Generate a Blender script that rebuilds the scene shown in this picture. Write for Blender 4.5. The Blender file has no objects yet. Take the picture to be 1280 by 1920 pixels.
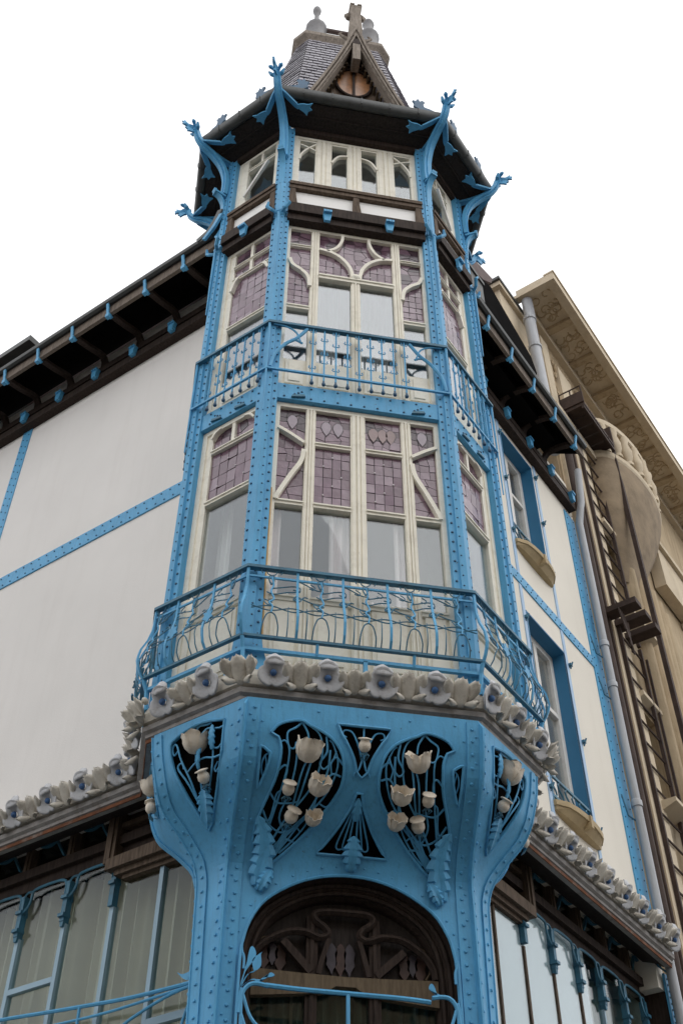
import bpy, bmesh, math, random
from mathutils import Vector, Matrix
from mathutils.geometry import delaunay_2d_cdt
random.seed(11)
SC = bpy.context.scene
COL = SC.collection
V = Vector
PI = math.pi
S2 = 2 ** -.5

# ------------------------------------------------------------------ camera, sky, sun, exposure
def make_camera():
    p, r, a = map(math.radians, (44.486, 0.2297, 10.079))
    fw = V((0, math.cos(p), math.sin(p))); up = V((0, -math.sin(p), math.cos(p))); rt = V((1, 0, 0))
    rt2 = rt * math.cos(r) + up * math.sin(r)
    up2 = up * math.cos(r) - rt * math.sin(r)
    Rz = Matrix.Rotation(-a, 3, 'Z')
    X, Y, Z = Rz @ rt2, Rz @ up2, -(Rz @ fw)
    m = Matrix(((X.x, Y.x, Z.x, -1.209), (X.y, Y.y, Z.y, -6.0), (X.z, Y.z, Z.z, 1.6), (0, 0, 0, 1)))
    cam = bpy.data.cameras.new('camera')
    cam.sensor_fit = 'VERTICAL'; cam.sensor_height = 36.0; cam.sensor_width = 24.0
    cam.lens = 2077.15 / 1920 * 36.0
    cam.clip_start = .1; cam.clip_end = 2000
    o = bpy.data.objects.new('camera', cam); COL.objects.link(o)
    o.matrix_world = m
    SC.camera = o
make_camera()
SC.render.resolution_x, SC.render.resolution_y = 682, 1024

SUN_EL, SUN_AZ = math.radians(50), math.radians(135)       # high, from the right of the street
w = bpy.data.worlds.new('World'); SC.world = w; w.use_nodes = True
nt = w.node_tree; nt.nodes.clear()
sky = nt.nodes.new('ShaderNodeTexSky'); sky.sky_type = 'NISHITA'; sky.sun_disc = False
sky.sun_elevation = SUN_EL; sky.sun_rotation = SUN_AZ; sky.dust_density = 2; sky.air_density = 1.0
hs = nt.nodes.new('ShaderNodeHueSaturation'); hs.inputs['Saturation'].default_value = .12
mx = nt.nodes.new('ShaderNodeMix'); mx.data_type = 'RGBA'; mx.inputs['Factor'].default_value = .96
mx.inputs['B'].default_value = (13.0, 13.1, 13.3, 1)          # an even cloud layer over the clear sky
bg = nt.nodes.new('ShaderNodeBackground'); bg.inputs['Strength'].default_value = .1
out = nt.nodes.new('ShaderNodeOutputWorld')
nt.links.new(sky.outputs[0], hs.inputs['Color']); nt.links.new(hs.outputs[0], mx.inputs['A'])
nt.links.new(mx.outputs['Result'], bg.inputs[0]); nt.links.new(bg.outputs[0], out.inputs[0])
sl = bpy.data.lights.new('sun', 'SUN'); sl.energy = .5; sl.angle = math.radians(50); sl.color = (1, .97, .92)
so = bpy.data.objects.new('sun', sl); COL.objects.link(so)
so.rotation_euler = (PI / 2 - SUN_EL, 0, math.radians(45))
SC.view_settings.view_transform = 'Standard'; SC.view_settings.look = 'None'
SC.view_settings.exposure = 0.1; SC.view_settings.gamma = 1.0
SC.view_settings.use_curve_mapping = False

# ------------------------------------------------------------------ materials
def material(name, col, rough=.6, var=.12, scale=6.0, bump=.0, bscale=40.0, metal=0.0, spec=.4, dirt=None, dirt_amt=.0, dscale=3.0, streak=False, chips=None):
    m = bpy.data.materials.new(name); m.use_nodes = True
    n = m.node_tree; b = n.nodes['Principled BSDF']
    b.inputs['Roughness'].default_value = rough; b.inputs['Metallic'].default_value = metal
    b.inputs['Specular IOR Level'].default_value = spec
    tc = n.nodes.new('ShaderNodeTexCoord')
    geo = n.nodes.new('ShaderNodeNewGeometry')
    src = geo.outputs['Position']
    nz = n.nodes.new('ShaderNodeTexNoise'); nz.inputs['Scale'].default_value = scale; nz.inputs['Detail'].default_value = 6
    n.links.new(src, nz.inputs['Vector'])
    rmp = n.nodes.new('ShaderNodeMapRange'); rmp.inputs[1].default_value = .25; rmp.inputs[2].default_value = .75
    rmp.inputs[3].default_value = 1 - var; rmp.inputs[4].default_value = 1 + var
    n.links.new(nz.outputs['Fac'], rmp.inputs[0])
    mul = n.nodes.new('ShaderNodeMix'); mul.data_type = 'RGBA'; mul.blend_type = 'MULTIPLY'; mul.inputs['Factor'].default_value = 1
    mul.inputs['A'].default_value = (*col, 1)
    n.links.new(rmp.outputs[0], mul.inputs['B'])
    last = mul.outputs['Result']
    if dirt:
        d = n.nodes.new('ShaderNodeTexNoise'); d.inputs['Scale'].default_value = dscale; d.inputs['Detail'].default_value = 8; d.inputs['Roughness'].default_value = .7
        if streak:
            mp = n.nodes.new('ShaderNodeMapping'); mp.inputs['Scale'].default_value = (6, 6, .5)
            n.links.new(src, mp.inputs['Vector']); n.links.new(mp.outputs[0], d.inputs['Vector'])
        else:
            n.links.new(src, d.inputs['Vector'])
        r2 = n.nodes.new('ShaderNodeMapRange'); r2.inputs[1].default_value = .5; r2.inputs[2].default_value = .72
        r2.inputs[3].default_value = 0; r2.inputs[4].default_value = dirt_amt
        n.links.new(d.outputs['Fac'], r2.inputs[0])
        mm = n.nodes.new('ShaderNodeMix'); mm.data_type = 'RGBA'
        n.links.new(r2.outputs[0], mm.inputs['Factor']); n.links.new(last, mm.inputs['A']); mm.inputs['B'].default_value = (*dirt, 1)
        last = mm.outputs['Result']
    n.links.new(last, b.inputs['Base Color'])
    if chips:
        cn = n.nodes.new('ShaderNodeTexNoise'); cn.inputs['Scale'].default_value = 17; cn.inputs['Detail'].default_value = 9; cn.inputs['Roughness'].default_value = .75
        n.links.new(src, cn.inputs['Vector'])
        r3 = n.nodes.new('ShaderNodeMapRange'); r3.inputs[1].default_value = .655; r3.inputs[2].default_value = .70; n.links.new(cn.outputs['Fac'], r3.inputs[0])
        m3 = n.nodes.new('ShaderNodeMix'); m3.data_type = 'RGBA'; n.links.new(r3.outputs[0], m3.inputs['Factor']); n.links.new(last, m3.inputs['A']); m3.inputs['B'].default_value = (*chips, 1)
        last = m3.outputs['Result']; n.links.new(last, b.inputs['Base Color'])
    if bump:
        bn = n.nodes.new('ShaderNodeTexNoise'); bn.inputs['Scale'].default_value = bscale; bn.inputs['Detail'].default_value = 5
        n.links.new(src, bn.inputs['Vector'])
        bu = n.nodes.new('ShaderNodeBump'); bu.inputs['Strength'].default_value = bump; bu.inputs['Distance'].default_value = .01
        n.links.new(bn.outputs['Fac'], bu.inputs['Height']); n.links.new(bu.outputs[0], b.inputs['Normal'])
    return m

def wood(name, c1, c2, rough=.75, sc=(14, 14, 2)):
    m = bpy.data.materials.new(name); m.use_nodes = True
    n = m.node_tree; b = n.nodes['Principled BSDF']; b.inputs['Roughness'].default_value = rough
    b.inputs['Specular IOR Level'].default_value = .2
    geo = n.nodes.new('ShaderNodeNewGeometry')
    mp = n.nodes.new('ShaderNodeMapping'); mp.inputs['Scale'].default_value = sc
    n.links.new(geo.outputs['Position'], mp.inputs['Vector'])
    nz = n.nodes.new('ShaderNodeTexNoise'); nz.inputs['Scale'].default_value = 3; nz.inputs['Detail'].default_value = 8; nz.inputs['Roughness'].default_value = .65
    n.links.new(mp.outputs[0], nz.inputs['Vector'])
    cr = n.nodes.new('ShaderNodeValToRGB'); cr.color_ramp.elements[0].position = .3; cr.color_ramp.elements[1].position = .72
    cr.color_ramp.elements[0].color = (*c1, 1); cr.color_ramp.elements[1].color = (*c2, 1)
    n.links.new(nz.outputs['Fac'], cr.inputs[0]); n.links.new(cr.outputs[0], b.inputs['Base Color'])
    bu = n.nodes.new('ShaderNodeBump'); bu.inputs['Strength'].default_value = .4; bu.inputs['Distance'].default_value = .01
    n.links.new(nz.outputs['Fac'], bu.inputs['Height']); n.links.new(bu.outputs[0], b.inputs['Normal'])
    return m

def clear_glass(name, tint=(.90, .93, .93), refl=.085, glossy=(.95, .97, 1), rough=.015):
    m = bpy.data.materials.new(name); m.use_nodes = True
    n = m.node_tree; n.nodes.remove(n.nodes['Principled BSDF']); o = n.nodes['Material Output']
    t = n.nodes.new('ShaderNodeBsdfTransparent'); t.inputs[0].default_value = (*tint, 1)
    g = n.nodes.new('ShaderNodeBsdfGlossy'); g.inputs['Color'].default_value = (*glossy, 1); g.inputs['Roughness'].default_value = rough
    lw = n.nodes.new('ShaderNodeLayerWeight'); lw.inputs['Blend'].default_value = .5
    pw = n.nodes.new('ShaderNodeMath'); pw.operation = 'POWER'; pw.inputs[1].default_value = 4.0; n.links.new(lw.outputs['Facing'], pw.inputs[0])
    ad = n.nodes.new('ShaderNodeMath'); ad.operation = 'MULTIPLY_ADD'; ad.use_clamp = True; ad.inputs[1].default_value = .7; ad.inputs[2].default_value = refl
    n.links.new(pw.outputs[0], ad.inputs[0])
    geo = n.nodes.new('ShaderNodeNewGeometry')
    nz = n.nodes.new('ShaderNodeTexNoise'); nz.inputs['Scale'].default_value = 1.6; nz.inputs['Detail'].default_value = 1
    n.links.new(geo.outputs['Position'], nz.inputs['Vector'])
    bu = n.nodes.new('ShaderNodeBump'); bu.inputs['Strength'].default_value = .08; bu.inputs['Distance'].default_value = .05
    n.links.new(nz.outputs['Fac'], bu.inputs['Height']); n.links.new(bu.outputs[0], g.inputs['Normal'])
    ms = n.nodes.new('ShaderNodeMixShader')
    n.links.new(ad.outputs[0], ms.inputs[0]); n.links.new(t.outputs[0], ms.inputs[1]); n.links.new(g.outputs[0], ms.inputs[2])
    n.links.new(ms.outputs[0], o.inputs[0])
    return m

M = {}
M['blue'] = material('blue_paint', (.098, .365, .625), .45, .10, 5, .12, 60, spec=.28, dirt=(.06, .19, .32), dirt_amt=.5, dscale=7, streak=True, chips=(.07, .045, .03))
M['rivet'] = material('shaded_dirty_blue', (.035, .10, .18), .5, .15, 9)  # rivet shading and grime put into a darker blue
M['iron'] = material('railing_paint', (.045, .165, .255), .5, .15, 8, dirt=(.04, .06, .07), dirt_amt=.7, dscale=9)
M['cream'] = material('cream_paint', (.86, .82, .71), .55, .05, 7, .08, 50, dirt=(.52, .47, .37), dirt_amt=.4, dscale=11, chips=(.30, .25, .19))
M['white_wood'] = material('white_paint', (.78, .76, .72), .5, .05, 7, dirt=(.5, .46, .4), dirt_amt=.4, dscale=10)
M['render'] = material('white_render', (.78, .755, .73), .9, .035, 1.3, .15, 90, spec=.1, dirt=(.60, .565, .53), dirt_amt=.16, dscale=1.1, streak=True)
M['render_r'] = material('cream_render', (.80, .755, .67), .9, .035, 1.3, .15, 90, spec=.1, dirt=(.62, .57, .49), dirt_amt=.16, dscale=1.1, streak=True)
M['infill'] = material('infill_plaster', (.90, .89, .87), .9, .02, 2, .1, 70)
M['brown'] = wood('dark_brown_timber', (.018, .012, .010), (.06, .042, .034))
M['brown_mid'] = wood('weathered_timber', (.06, .042, .030), (.17, .125, .092))
M['grey_wood'] = wood('bleached_timber', (.16, .135, .11), (.36, .31, .265), .85)
M['oak'] = wood('oak_timber', (.085, .062, .04), (.17, .13, .085))
M['black'] = material('flat_black', (.008, .0075, .0075), 1.0, .2, 6, spec=.02)  # plain matt black, also used as the dark inside openings
M['soffit'] = wood('tarred_board', (.018, .014, .013), (.05, .041, .037), .7)
M['lead'] = material('lead_came', (.05, .042, .048), .5, .2, 20)
M['zinc'] = material('zinc_gutter', (.062, .066, .064), .5, .25, 6, .1, 30, spec=.5, dirt=(.03, .03, .03), dirt_amt=.8, dscale=5)
M['pipe'] = material('grey_pipe', (.37, .385, .41), .4, .08, 4, metal=.0, spec=.5, dirt=(.2, .18, .16), dirt_amt=.6, dscale=4, streak=True)
M['slate'] = material('roof_slate', (.30, .285, .32), .42, .3, 9, .3, 40, spec=.5, dirt=(.16, .145, .14), dirt_amt=.6, dscale=6)
M['redroof'] = material('roof_tile', (.13, .095, .09), .8, .25, 9, .3, 40)
M['frieze'] = material('frieze_stone', (.60, .565, .50), .8, .14, 14, .35, 40, spec=.2, dirt=(.27, .235, .20), dirt_amt=.8, dscale=9)
M['moulding'] = material('moulding_lead', (.30, .285, .275), .7, .15, 12, .2, 40, dirt=(.12, .085, .06), dirt_amt=.7, dscale=10)
M['rust'] = material('rusty_edge', (.17, .065, .03), .9, .4, 14, .3, 60, dirt=(.26, .23, .2), dirt_amt=.9, dscale=6)
M['petal'] = material('petal_grey', (.54, .55, .575), .7, .2, 16, .25, 50, dirt=(.25, .225, .20), dirt_amt=.75, dscale=16)
M['heart'] = material('flower_heart', (.05, .12, .27), .7, .2, 20)
M['poppy'] = material('poppy_cream', (.76, .68, .57), .6, .08, 12, .25, 60, dirt=(.48, .38, .26), dirt_amt=.6, dscale=13)
M['stone'] = material('tan_stone', (.47, .37, .245), .85, .12, 3, .35, 26, spec=.15, dirt=(.24, .16, .09), dirt_amt=.65, dscale=2.2, streak=True)
M['stone_pale'] = material('pale_stone', (.62, .525, .39), .85, .08, 3, .2, 26, spec=.15, dirt=(.36, .27, .16), dirt_amt=.5, dscale=2.5)
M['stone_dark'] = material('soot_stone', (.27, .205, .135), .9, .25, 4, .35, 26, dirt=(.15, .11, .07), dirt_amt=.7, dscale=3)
M['rustiron'] = material('rusted_iron', (.055, .035, .028), .8, .3, 10, .3, 40)
M['sill'] = material('ochre_sill', (.44, .335, .19), .7, .12, 8, .2, 40, dirt=(.26, .18, .09), dirt_amt=.6, dscale=7)
M['reveal'] = material('deep_blue_reveal', (.04, .19, .36), .5, .06, 4)
M['amber'] = material('amber_pane', (.36, .17, .075), .3, .35, 9, spec=.5, dirt=(.16, .08, .05), dirt_amt=.8, dscale=7)
M['glass'] = clear_glass('window_glass')
M['glass_up'] = clear_glass('window_glass_high', (.82, .85, .86), .14)
M['glass_shop'] = clear_glass('shop_glass', (.84, .88, .86), .02)
M['glass_pale'] = clear_glass('shop_glass_bright', (.85, .88, .88), .06)
M['curtain'] = material('beige_curtain', (.62, .57, .49), .95, .1, 3)
M['bluish_white'] = material('pale_bluish_white', (.72, .81, .86), .6, .03, 3)
M['interior'] = material('interior_plaster', (.42, .36, .36), .9, .08, 1.5)
M['ceiling'] = material('interior_ceiling', (.75, .72, .70), .9, .03, 1.5)
M['drape'] = material('pink_drape', (.78, .66, .66), .95, .08, 3)
PURP = [material('purple_glass_a', (.205, .128, .172), .16, .18, 11, .25, 22, spec=.65),
        material('purple_glass_b', (.24, .162, .207), .14, .18, 11, .25, 22, spec=.65),
        material('purple_glass_c', (.17, .102, .137), .18, .18, 11, .25, 22, spec=.65)]
PALE = [material('lilac_glass', (.31, .25, .30), .2, .12, 11, .2, 22, spec=.6), material('ochre_glass', (.25, .165, .165), .2, .12, 11, .2, 22, spec=.6)]
DARKP = [material('plum_glass', (.060, .034, .050), .2, .2, 11, .2, 22, spec=.6), material('plum_glass_b', (.11, .06, .085), .2, .2, 11, .2, 22, spec=.6)]
M['asphalt'] = material('asphalt', (.06, .06, .06), .9, .15, 20, .3, 120)
M['paving'] = material('paving', (.15, .145, .135), .85, .12, 6, .3, 60)
M['pale_blue'] = material('pale_blue_paint', (.36, .52, .72), .5, .06, 5)
M['jewel'] = material('pale_jewel', (.6, .55, .58), .2)
M['hose'] = material('ochre_cable', (.50, .27, .05), .5, .1, 8)

# ------------------------------------------------------------------ mesh builder
class Fr:
    def __init__(s, O, U, N): s.O, s.U, s.N = V(O), V(U), V(N)
    def p(s, u, o, z): return s.O + s.U * u + s.N * o + V((0, 0, z))
HW = .79
F = Fr((0, 0, 0), (1, 0, 0), (0, -1, 0))
L = Fr((-HW, 0, 0), (-S2, S2, 0), (-S2, -S2, 0))
R = Fr((HW, 0, 0), (S2, S2, 0), (S2, -S2, 0))
SD = .80
LL = Fr(L.p(SD, 0, 0), (0, 1, 0), (-1, 0, 0))
RR = Fr(R.p(SD, 0, 0), (0, 1, 0), (1, 0, 0))
LLW = .69
SIDES = {'F': F, 'L': L, 'R': R, 'LL': LL, 'RR': RR}

class MB:
    def __init__(s): s.v, s.f, s.m = [], [], []
    def add(s, vs, fs, mi=0):
        b = len(s.v); s.v += [V(x) for x in vs]
        for q in fs: s.f.append([b + i for i in q]); s.m.append(mi)
    def box8(s, p, mi=0):
        s.add(p, [(0, 3, 2, 1), (4, 5, 6, 7), (0, 1, 5, 4), (1, 2, 6, 5), (2, 3, 7, 6), (3, 0, 4, 7)], mi)
    def box(s, fr, u0, u1, o0, o1, z0, z1, mi=0):
        s.box8([fr.p(u0, o1, z0), fr.p(u1, o1, z0), fr.p(u1, o0, z0), fr.p(u0, o0, z0),
                fr.p(u0, o1, z1), fr.p(u1, o1, z1), fr.p(u1, o0, z1), fr.p(u0, o0, z1)], mi); return s
    def prism(s, poly, d, mi=0):
        n = len(poly); d = V(d); P = [V(x) for x in poly]
        s.add(P + [x + d for x in P], [tuple(range(n)), tuple(range(2 * n - 1, n - 1, -1))] + [(i, i + n, (i + 1) % n + n, (i + 1) % n) for i in range(n)], mi); return s
    def loft(s, rings, closed=True, caps=True, mi=0):
        n = len(rings[0]); vs = [p for r in rings for p in r]; fs = []
        for k in range(len(rings) - 1):
            for i in range(n if closed else n - 1):
                j = (i + 1) % n
                fs.append((k * n + i, k * n + j, (k + 1) * n + j, (k + 1) * n + i))
        if caps and closed:
            fs.append(tuple(range(n - 1, -1, -1))); fs.append(tuple((len(rings) - 1) * n + i for i in range(n)))
        s.add(vs, fs, mi); return s
    def tube(s, pts, r, n=6, mi=0, caps=True, tip=None):
        P = [V(p) for p in pts]; k = len(P); rings = []
        up = V((0, 0, 1)); prev = None
        for i in range(k):
            t = (P[min(i + 1, k - 1)] - P[max(i - 1, 0)])
            if t.length < 1e-9: t = V((0, 0, 1))
            t.normalize()
            if prev is None:
                a = up if abs(t.dot(up)) < .9 else V((1, 0, 0))
                x = t.cross(a).normalized()
            else:
                x = (prev - t * prev.dot(t))
                x = x.normalized() if x.length > 1e-6 else t.orthogonal().normalized()
            prev = x; y = t.cross(x)
            rr = r if not isinstance(r, (list, tuple)) else r[i]
            if tip is not None: rr = rr + (tip - rr) * i / (k - 1)
            rings.append([P[i] + (x * math.cos(2 * PI * j / n) + y * math.sin(2 * PI * j / n)) * rr for j in range(n)])
        s.loft(rings, True, caps, mi); return s
    def bar(s, pts, wd, w, t, mi=0):
        """rectangular bar along pts; wd = width direction (constant), w width, t thickness"""
        P = [V(p) for p in pts]; k = len(P); rings = []; wd = V(wd).normalized()
        ws = w if isinstance(w, (list, tuple)) else [w] * k
        for i in range(k):
            tg = (P[min(i + 1, k - 1)] - P[max(i - 1, 0)]).normalized()
            th = tg.cross(wd)
            th = th.normalized() if th.length > 1e-6 else tg.orthogonal()
            a, b = wd * ws[i] / 2, th * t / 2
            rings.append([P[i] - a - b, P[i] + a - b, P[i] + a + b, P[i] - a + b])
        s.loft(rings, True, True, mi); return s
    def lathe(s, c, ax, prof, n=12, mi=0, ruf=0, lobes=5, x=None):
        c, ax = V(c), V(ax).normalized(); x = (V(x) if x else ax.orthogonal()); x = (x - ax * x.dot(ax)).normalized(); y = ax.cross(x)
        rings = []
        for q, (r, h) in enumerate(prof):
            ring = []
            for j in range(n):
                a = 2 * PI * j / n
                k = 1 + ruf * math.cos(lobes * a) * (q / (len(prof) - 1)) ** 2
                hh = h + ruf * .3 * abs(prof[-1][1] - prof[0][1]) * math.cos(lobes * a + .6) * (q / (len(prof) - 1)) ** 3
                ring.append(c + (x * math.cos(a) + y * math.sin(a)) * r * k + ax * hh)
            rings.append(ring)
        s.loft(rings, True, True, mi); return s
    def rivet(s, P, n, r=.011):
        n = V(n).normalized(); x = n.orthogonal().normalized(); y = n.cross(x); P = V(P)
        ring = [P + (x * math.cos(PI / 3 * j) + y * math.sin(PI / 3 * j)) * r for j in range(6)]
        top = [P + (x * math.cos(PI / 3 * j) + y * math.sin(PI / 3 * j)) * r * .6 + n * r * .75 for j in range(6)]
        s.add(ring + top, [(j, (j + 1) % 6, (j + 1) % 6 + 6, j + 6) for j in range(6)] + [tuple(range(6, 12))]); return s
    def empty(s): return not s.v

W = {}
def props(o, kw):
    for k, x in kw.items(): o[k] = x
def link(o, parent, mat):
    COL.objects.link(o)
    if parent is not None:
        o.parent = parent; o.matrix_parent_inverse = W[parent.name].inverted()
    o.matrix_basis = mat; W[o.name] = mat.copy()
def thing(name, loc, label=None, category=None, parent=None, **kw):
    o = bpy.data.objects.new(name, None); o.empty_display_size = .3
    link(o, parent, Matrix.Translation(V(loc)))
    if label: o['label'] = label
    if category: o['category'] = category
    props(o, kw); return o
def build(name, mb, mat, parent=None, smooth=False, fix=True, **kw):
    xs = mb.v; c = V((sum(p.x for p in xs), sum(p.y for p in xs), sum(p.z for p in xs))) / len(xs)
    me = bpy.data.meshes.new(name); me.from_pydata([p - c for p in xs], [], mb.f)
    for m in (mat if isinstance(mat, (list, tuple)) else [mat]): me.materials.append(M[m] if isinstance(m, str) else m)
    me.polygons.foreach_set('material_index', mb.m)
    if fix:
        bm = bmesh.new(); bm.from_mesh(me); bmesh.ops.recalc_face_normals(bm, faces=bm.faces); bm.to_mesh(me); bm.free()
    if smooth:
        me.polygons.foreach_set('use_smooth', [True] * len(me.polygons)); 
        try: me.set_sharp_from_angle(angle=math.radians(38))
        except Exception: pass
    me.update()
    o = bpy.data.objects.new(name, me)
    link(o, parent, Matrix.Translation(c)); props(o, kw); return o
def inst(name, me, mat4, parent, **kw):
    o = bpy.data.objects.new(name, me); link(o, parent, mat4); props(o, kw); return o
def basis(O, X, Y, Z):
    return Matrix(((X.x, Y.x, Z.x, O.x), (X.y, Y.y, Z.y, O.y), (X.z, Y.z, Z.z, O.z), (0, 0, 0, 1)))
ZV = V((0, 0, 1))
def smoothpts(pts, n=6):
    """Catmull-Rom through pts"""
    P = [V(p) if len(p) == 3 else V((p[0], p[1], 0)) for p in pts]; out = []
    for i in range(len(P) - 1):
        a, b, c, d = P[max(i - 1, 0)], P[i], P[i + 1], P[min(i + 2, len(P) - 1)]
        for k in range(n):
            t = k / n
            out.append(.5 * ((2 * b) + (c - a) * t + (2 * a - 5 * b + 4 * c - d) * t * t + (3 * b - a - 3 * c + d) * t ** 3))
    out.append(P[-1]); return out
def sm2(pts, n=5): return [(p.x, p.y) for p in smoothpts(pts, n)]
def interp(x, xs, ys):
    if x <= xs[0]: return ys[0]
    for i in range(len(xs) - 1):
        if x <= xs[i + 1]: return ys[i] + (ys[i + 1] - ys[i]) * (x - xs[i]) / (xs[i + 1] - xs[i])
    return ys[-1]
def inside(p, poly):
    x, y = p; c = False; n = len(poly)
    for i in range(n):
        x1, y1 = poly[i]; x2, y2 = poly[i - 1]
        if (y1 > y) != (y2 > y) and x < (x2 - x1) * (y - y1) / (y2 - y1) + x1: c = not c
    return c
def leafmesh(mb, pts, nrm, wmax, lobes=4, bulge=.25, lift=.0, mi=0):
    """lobed acanthus-like leaf along pts (3-D), lying across normal nrm"""
    P = smoothpts(pts, 10); k = len(P); nrm = V(nrm).normalized()
    front = []; 
    for i, p in enumerate(P):
        t = i / (k - 1)
        tg = (P[min(i + 1, k - 1)] - P[max(i - 1, 0)]).normalized(); s = nrm.cross(tg).normalized()
        env = math.sin(PI * min(1, t * .93 + .07)) ** .7
        w = wmax * env * (.58 + .42 * (1 - ((lobes * 1.6 * t) % 1.0)) ** .8)
        h = lift * math.sin(PI * t)
        front.append([p - s * w + nrm * (h - bulge * w * .2), p - s * w * .5 + nrm * (h + bulge * w * .5), p + nrm * (h + bulge * w * .15), p + s * w * .5 + nrm * (h + bulge * w * .5), p + s * w + nrm * (h - bulge * w * .2)])
    th = .008
    rings = [r + [q - nrm * th for q in reversed(r)] for r in front]
    mb.loft(rings, True, True, mi)
def corner(frA, uA, frB, d):
    P = frA.p(uA, 0, 0); n = frA.N + frB.N
    return P + n * (d / (1 + frA.N.dot(frB.N)))

# ------------------------------------------------------------------ setting
b = MB(); b.add([(-150, -150, -.15), (150, -150, -.15), (150, 150, -.15), (-150, 150, -.15)], [(0, 1, 2, 3)])
build('street', b, 'asphalt', None, kind='structure')
b = MB()
pv = [L.p(9, 2.3, 0), L.p(0, 2.3, 0) + V((-.3, -.1, 0)), R.p(0, 2.3, 0) + V((.3, -.1, 0)), R.p(14, 2.3, 0), R.p(14, -1.5, 0), R.p(2, -1.5, 0), L.p(2, -1.5, 0), L.p(9, -1.5, 0)]
b.prism([V((q.x, q.y, -.155)) for q in pv], (0, 0, .15))
build('pavement', b, 'paving', None, kind='structure')

# ------------------------------------------------------------------ the corner house
H = thing('corner_house', (0, .5, 0), 'white rendered corner house with a blue riveted iron bay tower and flower frieze', 'building')
WO = -.6
def wall_with_holes(fr, o, u0, u1, z0, z1, holes, th=.2):
    us = sorted({u0, u1, *[h[0] for h in holes], *[h[1] for h in holes]}); zs = sorted({z0, z1, *[h[2] for h in holes], *[h[3] for h in holes]})
    b = MB()
    for i in range(len(us) - 1):
        for j in range(len(zs) - 1):
            cu, cz = (us[i] + us[i + 1]) / 2, (zs[j] + zs[j + 1]) / 2
            if any(h[0] < cu < h[1] and h[2] < cz < h[3] for h in holes): continue
            b.box(fr, us[i], us[i + 1], o - th, o, zs[j], zs[j + 1])
    return b
LEND, REND = 9.0, 4.46
build('wall', wall_with_holes(L, WO, .55, LEND, 5.85, 12.3, []), 'render', H)
RW_H = [(2.49, 3.30, 9.66, 11.50), (2.49, 3.36, 6.55, 8.72)]
build('wall', wall_with_holes(R, WO, .55, REND, 5.85, 12.2, RW_H), 'render_r', H)
# wall straps
def strap(fr, u0, u1, z0, z1, o=WO, mat='blue', rows='u', step=.11, inset=.035, rv=True):
    b = MB(); b.box(fr, u0, u1, o - .01, o + .014, z0, z1)
    s = build('iron_strap', b, mat, H)
    if not rv: return s
    r = MB()
    if rows == 'u':
        k = u0 + .05
        i = 0
        while k < u1:
            r.rivet(fr.p(k, o + .014, z0 + inset), fr.N, .010); r.rivet(fr.p(min(k + step * .45, u1 - .01), o + .014, z1 - inset), fr.N, .010); k += step
    else:
        k = z0 + .05
        while k < z1:
            r.rivet(fr.p(u0 + inset, o + .014, k), fr.N, .010); r.rivet(fr.p(u1 - inset, o + .014, k + step * .5), fr.N, .010); k += step
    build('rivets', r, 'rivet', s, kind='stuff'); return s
strap(L, 1.41, 6.6, 9.015, 9.185)
strap(L, 4.19, 4.34, 5.95, 11.7, o=WO - .004, rows='z')
strap(R, 1.30, 4.17, 9.03, 9.165)
strap(R, 4.17, 4.45, 5.95, 11.5, rows='z', inset=.05)
# thin iron straps framing the right-hand windows
for u in (2.44, 3.37):
    b = MB(); b.box(R, u - .03, u + .03, WO - .01, WO + .010, 5.95, 9.02)
    b.box(R, u - .03, u + .03, WO - .01, WO + .010, 9.17, 11.62)
    build('iron_strap', b, 'pale_blue', H)

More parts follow.
